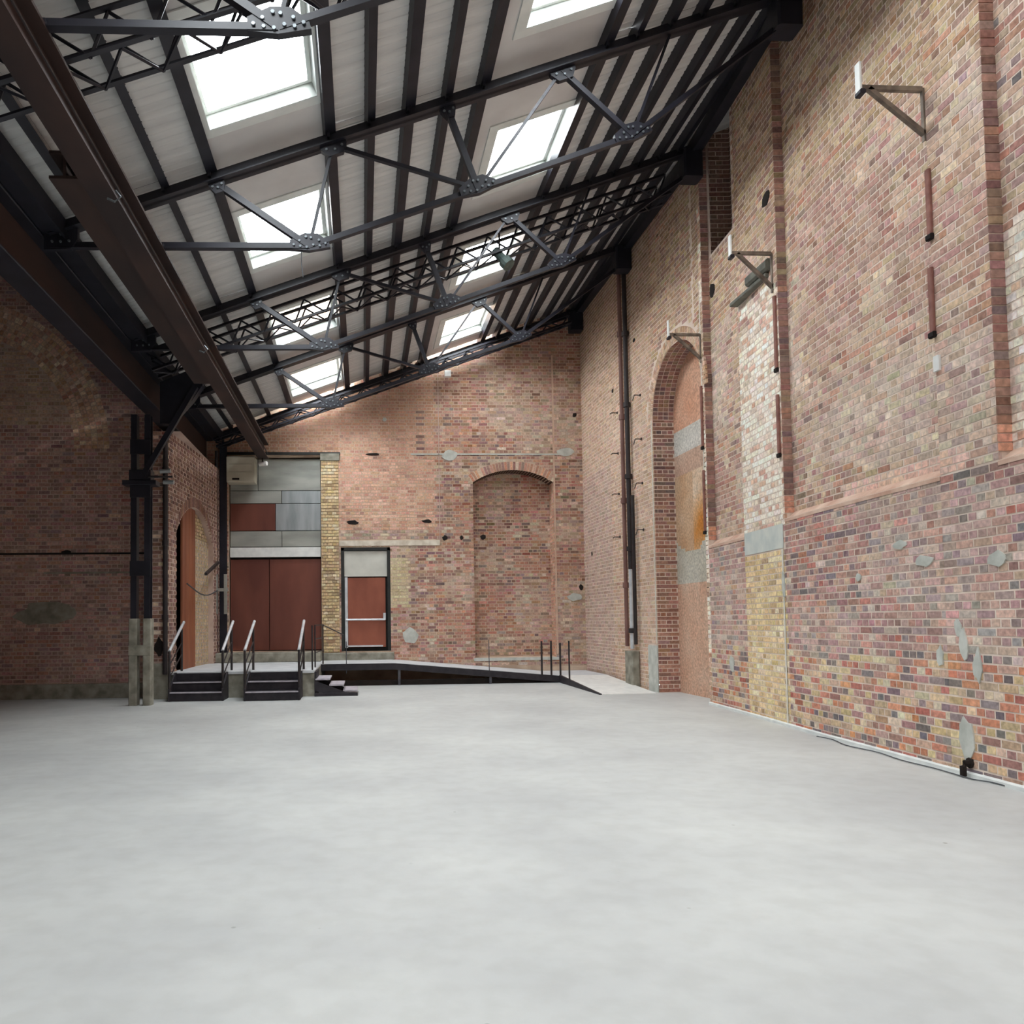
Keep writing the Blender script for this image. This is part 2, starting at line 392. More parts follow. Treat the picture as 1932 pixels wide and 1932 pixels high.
# arch ring of mortar behind the voussoirs
def arcpts(r, n=24, a0=0, a1=PI): return [(AC + r * math.cos(a0 + (a1 - a0) * i / n), AS + r * math.sin(a0 + (a1 - a0) * i / n)) for i in range(n + 1)]
A_, B_ = arcpts(AR), arcpts(AR + .245)
for i in range(24):
    q = [mapR(-.003)(*p)[0] for p in (A_[i], A_[i + 1], B_[i + 1], B_[i])]; wr.poly(q, [(0, 1, 2, 3)])
    q = [mapR(0)(*A_[i])[0], mapR(0)(*A_[i + 1])[0], mapR(ABACK)(*A_[i + 1])[0], mapR(ABACK)(*A_[i])[0]]; wr.poly(q, [(0, 1, 2, 3)])
def quad(mb, *pts): mb.poly(pts, [tuple(range(len(pts)))])
def jambq(mb, y, w0, w1, z0, z1): quad(mb, mapR(w0)(y, z0)[0], mapR(w1)(y, z0)[0], mapR(w1)(y, z1)[0], mapR(w0)(y, z1)[0])
for y in (Y1, Y2): jambq(wr, y + .003, 0, RD, 2.86, ZT)
jambq(wr, Y3 + .003, 0, RD, 2.76, ZT); jambq(wr, Y3 + .003, RD, -.55, PK, ZT); jambq(wr, 12.8, RD, -.55, PK, ZT)
for y, z in ((E1, 2.86), (E2, 2.76)): jambq(wr, y, 0, RD, z, ZT)
jambq(wr, AC + AR, 0, ABACK, 0, AS); jambq(wr, AC - AR, 0, ABACK, 0, AS)
for y, za in ((Y1, 2.86), (Y2, 2.86), (Y3, 2.76)):
    sheet(wr, mapR(RD - .004), [y - .12, y + .12], [za - .1, ZT])
sheet(wr, mapR(ABACK - .03), [AC - AR - .2, AC + AR + .2], [0, 7.1])
wr.poly([(6.95, -9.4, 0), (6.95, 22.3, 0), (6.95, 22.3, 11.5), (6.95, -9.4, 11.5)], [(0, 1, 2, 3)])  # unseen outer sheets, added to block daylight leaks at the wall
wr.poly([(5.0, -9.4, 10.45), (6.95, -9.4, 10.9), (6.95, 22.3, 10.9), (5.0, 22.3, 10.45)], [(0, 1, 2, 3)])
wall_r = wr.build('wall_right', M['mortar']); tag(wall_r, 'tall old brick wall on the right with shallow recessed panels and a blocked arch', kind='structure')

# bricks: the 300 that show largest are parts of their own, the rest one field
VR = []
def camspace(P):
    d = RM.transposed() @ (Vector(P) - Vector((0, 0, 1.5)))
    return CX + F * d.x / -d.z, CY - F * d.y / -d.z
cnt = {'r': 0, 'b': 0, 'l': 0}
def sR(uc, vc, w, h, P, U, V, N, d, c):
    if uc < 6.75 or uc > 8.62 or vc > 2.5 or w < .2: return False
    px, py = camspace(P)
    if px > 1945: return False
    if cnt['r'] >= 300: return False
    if abs(w - .225) > .002 or abs(h - (CH - JT)) > .002: return False
    cnt['r'] += 1
    single_brick(wall_r, w, h, P, U, V, N, d, c); return True
br = MB()
RDISP = lambda y, z: False
field(br, mapR(0), 3.5, E1, 0, 2.86, col_right, singles=sR)
field(br, mapR(0), E1, Y2, 0, 2.86, col_right, singles=sR)
field(br, mapR(0), Y1, E1, 2.86, ZT, col_right)
field(br, mapR(0), Y2, E2, 0, ZT, col_right, skip=lambda y, z: 2.46 < z < 2.80 and y > 10.98)
field(br, mapR(0), E2, Y3, 0, 2.76, col_right)
field(br, mapR(0), Y3, AC - AR, 0, ZT, lambda y, z: tint(pick(CREAM if vn(z * 3, 1, 6) > .55 else FAR), 1, 8))
field(br, mapR(0), AC - AR, AC + AR, AS, ZT, col_right, skip=lambda y, z: in_arch(y, z, .3))
field(br, mapR(0), AC + AR, 21.5, 0, ZT, col_right, skip=lambda y, z: in_arch(y, z, .3) and z > AS or (y < 17.0 and z < .95))
HOLES_R = [(11.18, 7.51, .16)]
field(br, mapR(RD), 3.5, Y1, 2.90, ZT, col_right)
field(br, mapR(RD), E1, Y2, 2.90, ZT, col_right)
field(br, mapR(RD), E2, Y3, 2.80, ZT, col_right, skip=lambda y, z: z > PK and y > 12.8)
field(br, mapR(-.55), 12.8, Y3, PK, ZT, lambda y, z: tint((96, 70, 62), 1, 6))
# arch voussoirs, two rings
for r0 in (AR + .002, AR + .125):
    n = int(PI * (r0 + .06) / .082)
    for i in range(n):
        a = PI * (i + .5) / n; ra = Vector((0, math.cos(a), math.sin(a)))
        P, U, V, N = mapR(0)(AC + ra.y * (r0 + .06), AS + ra.z * (r0 + .06))
        rr = (U * math.cos(a) + V * math.sin(a)); tt = (-U * math.sin(a) + V * math.cos(a))
        br.brick(P, rr, tt, N, .112, .07, .006, tint(pick(FAR), 1, 8))
# jambs facing the camera: every course shows its end brick
def mapJ(y0, w0, sgn=-1):
    def f(u, z):
        P = mapR(w0 - u)(y0, z)
        return P[0], -P[3], Vector((0, 0, 1)), Vector((0, sgn, 0))
    return f
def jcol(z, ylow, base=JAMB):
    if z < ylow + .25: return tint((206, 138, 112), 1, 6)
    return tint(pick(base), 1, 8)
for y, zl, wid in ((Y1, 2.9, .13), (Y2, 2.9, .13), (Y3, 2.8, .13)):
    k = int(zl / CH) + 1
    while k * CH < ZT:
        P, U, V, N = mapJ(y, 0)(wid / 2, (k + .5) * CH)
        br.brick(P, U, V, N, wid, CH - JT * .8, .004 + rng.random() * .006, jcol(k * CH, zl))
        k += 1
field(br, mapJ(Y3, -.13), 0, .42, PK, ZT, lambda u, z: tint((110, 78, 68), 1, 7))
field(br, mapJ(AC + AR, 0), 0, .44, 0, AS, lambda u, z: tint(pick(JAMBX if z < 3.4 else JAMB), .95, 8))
# intrados of the arch
n = int(PI * AR / .082)
for i in range(n):
    a = PI * (i + .5) / n
    for j in range(4):
        P, U, V, N = mapR(-.055 - .11 * j)(AC + AR * math.cos(a), AS + AR * math.sin(a))
        rr = -(U * math.cos(a) + V * math.sin(a)); tt = (-U * math.sin(a) + V * math.cos(a))
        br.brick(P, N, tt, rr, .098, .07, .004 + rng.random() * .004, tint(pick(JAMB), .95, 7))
field_r = br.build('brickwork', M['brick'], wall_r); tag(field_r, kind='stuff')
# sloping sills under the recessed panels
for a, b_, z in ((3.5, Y1, 2.86), (E1, Y2, 2.86), (E2, Y3, 2.76)):
    s = MB(); ys = rngs(a, b_, .5)
    for i in range(len(ys) - 1):
        p = [mapR(.0)(ys[i], z - .02)[0], mapR(.0)(ys[i + 1], z - .02)[0], mapR(RD)(ys[i + 1], z + .09)[0], mapR(RD)(ys[i], z + .09)[0]]
        s.poly(p, [(0, 1, 2, 3)])
        q = [mapR(.008)(ys[i], z - .05)[0], mapR(.008)(ys[i + 1], z - .05)[0], mapR(.008)(ys[i + 1], z - .01)[0], mapR(.008)(ys[i], z - .01)[0]]
        s.poly(q, [(0, 1, 2, 3)])
        s.poly([q[3], q[2], mapR(-.01)(ys[i + 1], z)[0], mapR(-.01)(ys[i], z)[0]], [(0, 1, 2, 3)])
    s.build('sloping_sill', noise_mat('pink_sill_mortar', rgb(200, 160, 140), rgb(224, 196, 176), 4, .95), wall_r)
s = MB(); s.poly([mapR(RD)(12.8, PK - .25)[0], mapR(RD)(Y3, PK - .25)[0], mapR(-.55)(Y3, PK + .02)[0], mapR(-.55)(12.8, PK + .02)[0]], [(0, 1, 2, 3)])
s.build('pocket_sill', M['concrete'], wall_r)
# infill at the back of the arch: rendered and stained blockwork with its own colours
g = MB(); N_U, N_V = 34, 96
u0, u1 = AC - AR, AC + AR
def infill_col(y, z):
    nz = vn(y * 2.3, z * 2.3, 11) * .6 + vn(y * 6, z * 6, 12) * .4
    if z < 2.2: c = blend((206, 160, 134), (214, 184, 162), nz)
    elif z < 2.75 + .3 * vn(y * 2, 0, 5): c = blend((186, 178, 160), (204, 200, 190), nz)
    elif z < 4.4 and y < 15.6:
        t = max(0, 1 - abs(z - 2.95 - .35 * math.sin(y * 3)) / .75)
        c = blend(blend((208, 170, 138), (222, 204, 182), nz), (196, 126, 58), min(1, t * (.4 + nz)))
    elif z < 4.4: c = blend((190, 150, 116), (206, 178, 150), nz)
    elif z < 4.8: c = blend((184, 148, 128), (200, 170, 150), nz)
    elif z < 5.3: c = blend((190, 186, 176), (214, 208, 200), nz)
    else: c = blend((204, 150, 122), (214, 174, 150), nz)
    return rgb(*c)
for i in range(N_U):
    for j in range(N_V):
        a, b_ = u0 + (u1 - u0) * i / N_U, u0 + (u1 - u0) * (i + 1) / N_U
        c_, d_ = (AS + AR) * j / N_V, (AS + AR) * (j + 1) / N_V
        if not in_arch((a + b_) / 2, (c_ + d_) / 2, .1): continue
        g.poly([mapR(ABACK)(a, c_)[0], mapR(ABACK)(b_, c_)[0], mapR(ABACK)(b_, d_)[0], mapR(ABACK)(a, d_)[0]], [(0, 1, 2, 3)], infill_col((a + b_) / 2, (c_ + d_) / 2))
g.build('arch_infill', M['brick'], wall_r)['label'] = 'stained pinkish render filling the tall arch'

# flat mortar and render patches on the right wall: thin irregular pads
def pad(mb, mapf, uc, vc, ru, rv, th=.014, n=11, seed=1, rot=0):
    r_ = random.Random(seed); ring = []
    for i in range(n):
        a = 2 * PI * i / n; k = .75 + .4 * r_.random(); ring.append((uc + ru * k * math.cos(a), vc + rv * k * math.sin(a)))
    P = [mapf(u, v) for u, v in ring]; top = [p[0] + p[3] * th for p in P]; bot = [p[0] - p[3] * .02 for p in P]
    c = mapf(uc, vc); mb.poly(top + bot + [c[0] + c[3] * (th + .004)], [(i, (i + 1) % n, 2 * n) for i in range(n)] + [(i, n + i, n + (i + 1) % n, (i + 1) % n) for i in range(n)])
def upatch(px, py, ru, rv, seed, name='mortar_patch', mat='concrete_lt'):
    """place a patch on the right wall by its real position along (y) and up (z)"""
    q = MB(); pad(q, mapR(0), px, py, ru, rv, seed=seed); o = q.build(name, M[mat], wall_r); return o
for i, (y, z, ru, rv) in enumerate([(7.38, 1.22, .055, .15), (7.45, 1.38, .05, .09), (7.20, 1.04, .06, .15), (7.38, .33, .10, .22), (7.72, 1.10, .05, .10), (13.0, .75, .09, .14),
                                    (8.3, 2.25, .12, .05), (7.9, 2.05, .14, .06), (9.1, 1.95, .06, .05), (11.02, 1.95, .05, .2), (6.9, 2.0, .12, .07)]):
    upatch(y, z, ru, rv, 20 + i)
q = MB(); sheet(q, mapR(.006), rngs(10.99, 12.36, .3), rngs(2.46, 2.8, .17), off=0); q.build('render_band', noise_mat('blue_grey_render', rgb(196, 202, 198), rgb(216, 218, 210), 4, .9), wall_r)
q = MB()
for z0, z1 in ((0, .95),): sheet(q, mapR(.012), rngs(16.46, 17.0, .2), rngs(z0, z1, .2), off=0)
q.build('render_base', M['concrete_lt'], wall_r)
# pale vertical pointing strips beside the yellow pier and the arch
for y, z0, z1, w in ((11.0, 0.02, 2.45, .05), (16.49, 1.0, 5.6, .05), (14.0, 3.0, 7.2, .045)):
    q = MB(); sheet(q, mapR(.009), [y, y + w], rngs(z0, z1, .4), off=0); q.build('pointing_strip', noise_mat('pale_pointing', rgb(212, 204, 190), rgb(232, 226, 214), 5, .95), wall_r)
# putlog holes: flat dark pads with the inner shade put into colour
for (y, z, ru, rv, w) in ((11.2, 7.50, .13, .10, 0), (13.75, 7.22, .12, .12, RD), (7.55, 3.78, .05, .09, RD), (7.6, 4.2, .05, .07, RD), (18.9, 6.9, .06, .05, 0), (17.4, 7.6, .06, .05, 0), (20.8, 3.2, .05, .06, 0)):
    q = MB(); pad(q, mapR(w), y, z, ru, rv, th=.012, seed=int(y * 10)); q.build('putlog_hole_shade', M['near_black_fill'], wall_r)
q = MB(); sheet(q, mapR(0), rngs(3.5, AC - AR, .5), [0, .035], off=.03)
ys = rngs(3.5, AC - AR, .5)
for i in range(len(ys) - 1):
    q.poly([mapR(.03)(ys[i], .035)[0], mapR(.03)(ys[i + 1], .035)[0], mapR(0)(ys[i + 1], .05)[0], mapR(0)(ys[i], .05)[0]], [(0, 1, 2, 3)])
bs = q.build('baseboard_right', M['kerb']); tag(bs, 'thin pale mortar fillet where floor meets the right wall', kind='structure')

# ---------------- back wall
def mapB(w):
    def f(x, z): return Vector((x, BACK - w, z)), Vector((1, 0, 0)), Vector((0, 0, 1)), Vector((0, -1, 0))
    return f
BD = dict(x0=-3.46, x1=-1.07, z0=.78, z1=5.86)        # big doorway
SD = dict(x0=-.56, x1=.73, z0=.75, z1=3.46)           # single doorway
RX0, RX1, RZ0, RSP, RAP = 2.94, 5.10, .52, 5.17, 5.50   # arched recess
def arcz(x):
    c = (RX1 - RX0) / 2; s = RAP - RSP; R_ = (c * c + s * s) / (2 * s)
    return RAP - R_ + math.sqrt(max(0, R_ * R_ - (x - (RX0 + RX1) / 2) ** 2))
def in_rec(x, z, g=0): return RX0 - g * .0 < x < RX1 and RZ0 < z < arcz(x) + g
def in_doors(x, z): return any(d['x0'] < x < d['x1'] and d['z0'] < z < d['z1'] for d in (BD, SD))
def in_pier(x, z): return -1.07 < x < -.60 and .6 < z < 5.95
LT = roof(0) + SHEET
ROUGH = [(172, 118, 104, 3), (186, 146, 124, 2.6), (142, 102, 94, 2.4), (198, 178, 156, 1.5), (120, 98, 94, 1.4), (190, 124, 98, 1.6), (162, 112, 88, 2)]
PINK = [(196, 144, 118, 4), (206, 158, 134, 3), (182, 128, 106, 3), (188, 146, 116, 2), (150, 108, 94, .5)]
def col_back(x, z):
    if in_pier(x, z): return tint(pick(YEL), .93, 7)
    if x < 2.04 and z > 3.92:
        if 1.35 < x < 1.72 and 5.75 < z < 7.1 and int(z / CH) % 2 == 0 and rng.random() < .8: return tint((112, 84, 80), 1, 6)
        p = pick(PINK)
        if z > 6.5 or x < -.6: p = blend(p, (160, 112, 84), .5)
        return tint(p, .98, 6)
    if .75 < x < 1.3 and 1.9 < z < 3.2 and vn(x * 3, z * 3, 3) > .35: return tint((186, 172, 132), 1, 8)
    p = tuple(v * .90 for v in pick(ROUGH))
    k = vn(x * 1.1, z * 1.3, 21)
    if k > .62: p = blend(p, (192, 178, 158), .4)
    if k < .3: p = blend(p, (170, 100, 80), .35)
    if z > 7.2: p = blend(p, (138, 96, 76), .45)
    return tint(p, .98, 12)
def topz(x): return roof(x) + SHEET + .02
zt = lambda x: roof(x) + SHEET + .1
wb_ = MB()
sheet(wb_, mapB(0), rngs(-4.3, 6.6, .15, BD['x0'], BD['x1'], SD['x0'], SD['x1'], RX0, RX1, -.6), rngs(0, 10.3, .15, BD['z0'], BD['z1'], SD['z0'], SD['z1'], RZ0),
      lambda x, z: in_doors(x, z) or in_rec(x, z, .08) or z > topz(x) + .1)
RDP = .5
sheet(wb_, mapB(-RDP), [RX0, RX1], [RZ0, 5.6])
for x in (RX0, RX1): quad(wb_, (x, BACK, RZ0), (x, BACK + RDP, RZ0), (x, BACK + RDP, RSP), (x, BACK, RSP))
quad(wb_, (RX0, BACK, RZ0), (RX1, BACK, RZ0), (RX1, BACK + RDP, RZ0 + .03), (RX0, BACK + RDP, RZ0 + .03))
xs = list(np.linspace(RX0, RX1, 19))
for i in range(18):
    quad(wb_, (xs[i], BACK, arcz(xs[i])), (xs[i + 1], BACK, arcz(xs[i + 1])), (xs[i + 1], BACK + RDP, arcz(xs[i + 1])), (xs[i], BACK + RDP, arcz(xs[i])))
    quad(wb_, (xs[i], BACK - .001, arcz(xs[i])), (xs[i + 1], BACK - .001, arcz(xs[i + 1])), (xs[i + 1], BACK - .001, arcz(xs[i + 1]) + .25), (xs[i], BACK - .001, arcz(xs[i]) + .25))
for d in (BD, SD):
    for x in (d['x0'], d['x1']): quad(wb_, (x, BACK, d['z0']), (x, BACK + .35, d['z0']), (x, BACK + .35, d['z1']), (x, BACK, d['z1']))
    quad(wb_, (d['x0'], BACK, d['z1']), (d['x1'], BACK, d['z1']), (d['x1'], BACK + .35, d['z1']), (d['x0'], BACK + .35, d['z1']))
wb_.poly([(-6.0, 22.3, -.1), (6.95, 22.3, -.1), (6.95, 22.3, 11.5), (-6.0, 22.3, 11.5)], [(0, 1, 2, 3)])  # unseen closing sheets from here on, added to keep daylight out
wb_.poly([(-6.0, BACK + .05, 7.2), (-1.5, BACK + .05, 7.45), (-1.5, 22.35, 7.45), (-6.0, 22.35, 7.2)], [(0, 1, 2, 3)])
wb_.poly([(-1.5, BACK + .05, zt(-1.5)), (6.95, BACK + .05, zt(6.95)), (6.95, 22.35, zt(6.95)), (-1.5, 22.35, zt(-1.5))], [(0, 1, 2, 3)])
wb_.poly([(-6.0, BACK + .05, -.1), (-4.2, BACK + .05, -.1), (-4.2, BACK + .05, 7.4), (-6.0, BACK + .05, 7.4)], [(0, 1, 2, 3)])
wb_.poly([(-3.6, BACK + .01, -.1), (6.95, BACK + .01, -.1), (6.95, 22.3, -.1), (-3.6, 22.3, -.1)], [(0, 1, 2, 3)])
wall_b = wb_.build('wall_back', M['mortar_back']); tag(wall_b, 'end wall of old red and pink brick under the sloping roof', kind='structure')
bb = MB()
def sB(uc, vc, w, h, P, U, V, N, d, c):
    if cnt['b'] >= 300 or w < .22 or abs(w - .225) > .002 or abs(h - (CH - JT)) > .002: return False
    if not (.78 < uc < 2.9 and .9 < vc < 4.2 or 2.0 < uc < 2.9 and vc < 7): return False
    cnt['b'] += 1; single_brick(wall_b, w, h, P, U, V, N, d, c); return True
skB = lambda x, z: in_rec(x, z, .25) or z > topz(x) or (3.5 < z < 3.66 and -.6 < x < 2.04)
for (xa, xb, za, zb) in ((-4.0, BD['x0'], .3, 9.9), (BD['x0'], BD['x1'], 5.9, 9.9), (-1.07, -.60, 5.95, 9.9), (-.60, SD['x0'], .3, 9.9), (SD['x0'], SD['x1'], SD['z1'], 9.9), (SD['x0'], SD['x1'], .3, SD['z0']),
                         (SD['x1'], RX0, .3, 9.9), (RX0, RX1, .3, RZ0), (RX0, RX1, RZ0, 9.9), (RX1, 5.92, .3, 9.9)):
    field(bb, mapB(0), xa, xb, za, zb, col_back, skip=skB, singles=sB)
field(bb, mapB(.03), -1.06, -.61, .6, 5.75, col_back)
field(bb, mapB(-RDP), RX0, RX1, RZ0, 5.6, col_back)
# recess jamb that faces left, arch soffit and voussoirs
field(bb, lambda u, z: (Vector((RX1, BACK + u, z)), Vector((0, -1, 0)), Vector((0, 0, 1)), Vector((-1, 0, 0))), 0, RDP, RZ0, RSP, lambda u, z: tint(pick(PINK), 1, 8))
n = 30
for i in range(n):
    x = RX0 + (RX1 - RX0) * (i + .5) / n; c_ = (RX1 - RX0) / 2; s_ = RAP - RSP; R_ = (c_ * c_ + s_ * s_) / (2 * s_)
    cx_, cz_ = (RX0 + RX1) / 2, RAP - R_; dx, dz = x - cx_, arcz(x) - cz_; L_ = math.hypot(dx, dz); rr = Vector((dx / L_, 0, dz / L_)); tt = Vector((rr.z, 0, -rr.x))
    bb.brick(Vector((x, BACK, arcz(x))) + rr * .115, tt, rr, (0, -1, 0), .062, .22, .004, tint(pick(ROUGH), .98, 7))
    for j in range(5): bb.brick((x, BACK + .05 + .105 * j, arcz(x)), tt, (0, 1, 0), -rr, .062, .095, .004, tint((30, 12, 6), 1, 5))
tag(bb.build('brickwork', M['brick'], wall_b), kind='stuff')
# pier cap, lintels, ledges and marks on the back wall
MB().box((-1.08, BACK - .06, 5.75), (-.58, BACK, 5.93)).build('pier_cap', M['concrete'], wall_b)
MB().box((-3.6, BACK - .05, 5.90), (-.56, BACK, 5.97)).build('lintel_strip', M['door_frame'], wall_b)
MB().box((-.60, BACK - .02, 3.5), (2.04, BACK + .01, 3.64)).build('door_lintel', noise_mat('whitened_lintel', rgb(196, 182, 164), rgb(226, 216, 200), 6, .95), wall_b)
MB().box((1.3, BACK - .012, 5.90), (5.6, BACK, 5.94)).build('pointing_strip', M['concrete_lt'], wall_b)
MB().box((RX0 - .04, BACK - .03, RZ0 - .07), (RX1 + .06, BACK + .02, RZ0 + .01)).build('recess_sill', M['concrete_lt'], wall_b)
MB().box((RX1 + .01, BACK - .01, .6), (RX1 + .05, BACK, 8.6)).build('pointing_strip', noise_mat('pink_pointing', rgb(196, 160, 138), rgb(214, 186, 164), 4, .95), wall_b)
MB().box((2.035, BACK - .012, 3.6), (2.06, BACK, 8.3)).build('pointing_strip', M['mortar_dark'], wall_b)
for i, (x, z, ru, rv, mt) in enumerate([(2.35, 5.9, .22, .14, 'concrete_lt'), (5.45, 5.98, .25, .12, 'concrete_lt'), (-.25, 4.12, .15, .06, 'near_black_fill'), (1.70, 4.14, .14, .05, 'near_black_fill'),
        (2.18, 3.70, .07, .07, 'near_black_fill'), (2.62, 3.70, .05, .06, 'near_black_fill'), (3.2, 3.72, .08, .07, 'near_black_fill'), (5.72, 6.98, .06, .06, 'near_black_fill'), (5.6, 2.1, .2, .1, 'concrete_lt'),
        (1.25, 1.15, .2, .22, 'concrete_lt'), (.62, 6.85, .06, .06, 'concrete_lt'), (5.8, 2.35, .06, .09, 'near_black_fill'), (.3, 5.92, .2, .03, 'near_black_fill')]):
    w_ = 0
    q = MB(); pad(q, mapB(w_), x, z, ru, rv, th=.012, seed=60 + i); q.build('putlog_hole_shade' if mt == 'near_black_fill' else 'mortar_patch', M[mt], wall_b)  # dark ones are pads painted as shade inside holes

# ---------------- left cross wall (faces the camera beyond the column) with a blocked arch
LY = 17.45
def mapL(w):
    def f(x, z): return Vector((x, LY - w, z)), Vector((1, 0, 0)), Vector((0, 0, 1)), Vector((0, -1, 0))
    return f
LCX, LCZ, LR0, LR1 = -8.45, 5.2, 2.45, 3.17
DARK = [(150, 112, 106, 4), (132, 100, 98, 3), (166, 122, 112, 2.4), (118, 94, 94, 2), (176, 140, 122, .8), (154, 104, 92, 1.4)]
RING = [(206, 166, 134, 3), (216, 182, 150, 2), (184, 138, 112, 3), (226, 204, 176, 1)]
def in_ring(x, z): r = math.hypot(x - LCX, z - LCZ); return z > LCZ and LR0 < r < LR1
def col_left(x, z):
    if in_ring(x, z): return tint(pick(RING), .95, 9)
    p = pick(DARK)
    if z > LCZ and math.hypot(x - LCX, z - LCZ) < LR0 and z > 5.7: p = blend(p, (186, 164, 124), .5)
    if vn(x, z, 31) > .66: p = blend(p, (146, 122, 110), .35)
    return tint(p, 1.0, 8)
wl_ = MB(); sheet(wl_, mapL(0), [-12.9, -4.22], [0, 10.6])
wall_l = wl_.build('wall_left', M['mortar_dark']); tag(wall_l, 'shaded dark red brick cross wall on the left with a bricked up arch', kind='structure')
bl = MB()
def sL(uc, vc, w, h, P, U, V, N, d, c):
    if cnt['l'] >= 300 or abs(w - .225) > .002 or abs(h - (CH - JT)) > .002 or not (-7.5 < uc < -4.9 and .3 < vc < 4.6): return False
    cnt['l'] += 1; single_brick(wall_l, w, h, P, U, V, N, d, c); return True
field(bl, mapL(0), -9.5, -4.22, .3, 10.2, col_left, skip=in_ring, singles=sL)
r_ = LR0 + .06
while r_ < LR1:
    n = int(PI / 2.0 * r_ / .083)
    for i in range(n):
        a = (PI / 2.0) * (i + .5) / n + .0
        u_ = Vector((math.cos(a), 0, math.sin(a))); t_ = Vector((-math.sin(a), 0, math.cos(a)))
        bl.brick(Vector((LCX, LY, LCZ)) + u_ * r_, u_, t_, (0, -1, 0), .108, .07, .004 + rng.random() * .008, tint(pick(RING), .95, 9))
    r_ += .121
tag(bl.build('brickwork', M['brick'], wall_l), kind='stuff')
MB().box((-12.9, LY - .05, 0), (-4.36, LY, .3)).build('plinth', M['concrete'], wall_l)
MB().box((-9.5, LY - .012, 2.98), (-4.4, LY, 3.02)).build('dark_joint', M['near_black_fill'], wall_l)
MB().box((-6.6, LY - .012, 2.58), (-4.4, LY, 2.62)).build('pointing_strip', M['concrete'], wall_l)
q = MB(); pad(q, mapL(0), -6.55, 1.75, .62, .24, th=.012, seed=5, n=15); q.build('mortar_patch', M['concrete'], wall_l)
q = MB(); pad(q, mapL(0), -6.15, 3.03, .1, .05, th=.012, seed=6); q.build('putlog_hole_shade', M['near_black_fill'], wall_l)

# ---------------- short left side wall between the cross wall and the back wall, with an arched opening
SX = -3.70
def sx(y): return -3.93 + .068 * (y - 16.95)
def mapS(w):
    def f(y, z): return Vector((sx(y) + w, y, z)), Vector((0, 1, 0)), Vector((0, 0, 1)), Vector((1, 0, 0))
    return f
OY0, OY1, OSP, OAP = 17.45, 20.55, 3.45, 4.15
def oarc(y):
    c = (OY1 - OY0) / 2; s = OAP - OSP; R_ = (c * c + s * s) / (2 * s)
    return OAP - R_ + math.sqrt(max(0, R_ * R_ - (y - (OY0 + OY1) / 2) ** 2))
def in_open(y, z, g=0): return OY0 < y < OY1 and z < oarc(y) + g
ws = MB()
sheet(ws, mapS(0), rngs(16.95, BACK, .15, OY0, OY1), rngs(0, 5.46, .15), lambda y, z: in_open(y, z, .08))
ys = list(np.linspace(OY0, OY1, 15))
for i in range(14):
    quad(ws, (sx(ys[i]), ys[i], oarc(ys[i])), (sx(ys[i + 1]), ys[i + 1], oarc(ys[i + 1])), (SX - .5, ys[i + 1], oarc(ys[i + 1])), (SX - .5, ys[i], oarc(ys[i])))
    quad(ws, (sx(ys[i]), ys[i], oarc(ys[i])), (sx(ys[i + 1]), ys[i + 1], oarc(ys[i + 1])), (sx(ys[i + 1]), ys[i + 1], oarc(ys[i + 1]) + .25), (sx(ys[i]), ys[i], oarc(ys[i]) + .25))
for y in (OY0, OY1): quad(ws, (sx(y), y, 0), (SX - .5, y, 0), (SX - .5, y, OSP), (sx(y), y, OSP))
quad(ws, (-4.35, 16.95, 0), (sx(16.95), 16.95, 0), (sx(16.95), 16.95, 5.46), (-4.35, 16.95, 5.46)); quad(ws, (-4.35, 16.95, 0), (-4.35, 17.5, 0), (-4.35, 17.5, 5.46), (-4.35, 16.95, 5.46)); quad(ws, (-4.35, 16.95, 5.46), (SX, 16.95, 5.46), (SX, 21.5, 5.46), (-4.35, 21.5, 5.46))
ws.poly([(-4.7, 17.4, 0), (-4.7, 22.3, 0), (-4.7, 22.3, 7.2), (-4.7, 17.4, 7.2)], [(0, 1, 2, 3)])  # unseen backing sheets, added against daylight leaking into the corner
ws.poly([(-4.7, 17.5, 6.6), (-3.9, 17.5, 6.6), (-3.9, 22.3, 6.6), (-4.7, 22.3, 6.6)], [(0, 1, 2, 3)])
wall_s = ws.build('wall_left_side', M['mortar_dark']); tag(wall_s, 'short brick side wall left of the stairs with an arched doorway', kind='structure')
bs_ = MB()
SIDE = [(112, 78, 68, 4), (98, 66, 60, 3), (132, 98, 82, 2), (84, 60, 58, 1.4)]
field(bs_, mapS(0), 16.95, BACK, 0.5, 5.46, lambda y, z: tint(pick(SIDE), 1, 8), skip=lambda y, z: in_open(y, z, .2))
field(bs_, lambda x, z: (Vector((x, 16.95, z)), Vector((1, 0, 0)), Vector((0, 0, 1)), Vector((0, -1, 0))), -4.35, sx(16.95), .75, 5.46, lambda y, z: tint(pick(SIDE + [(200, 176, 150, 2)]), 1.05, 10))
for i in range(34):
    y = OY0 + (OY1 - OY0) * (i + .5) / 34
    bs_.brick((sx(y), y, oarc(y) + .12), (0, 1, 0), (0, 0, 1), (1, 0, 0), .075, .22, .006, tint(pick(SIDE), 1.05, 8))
tag(bs_.build('brickwork', M['brick'], wall_s), kind='stuff')
MB().box((-4.37, 16.92, 0), (sx(16.95) + .01, 17.0, .72)).build('concrete_base', M['concrete'], wall_s)
q = MB(); pad(q, lambda x, z: (Vector((x, 16.95, z)), Vector((1, 0, 0)), Vector((0, 0, 1)), Vector((0, -1, 0))), -4.12, 1.05, .1, .2, th=.012, seed=9); q.build('putlog_hole_shade', M['near_black_fill'], wall_s)
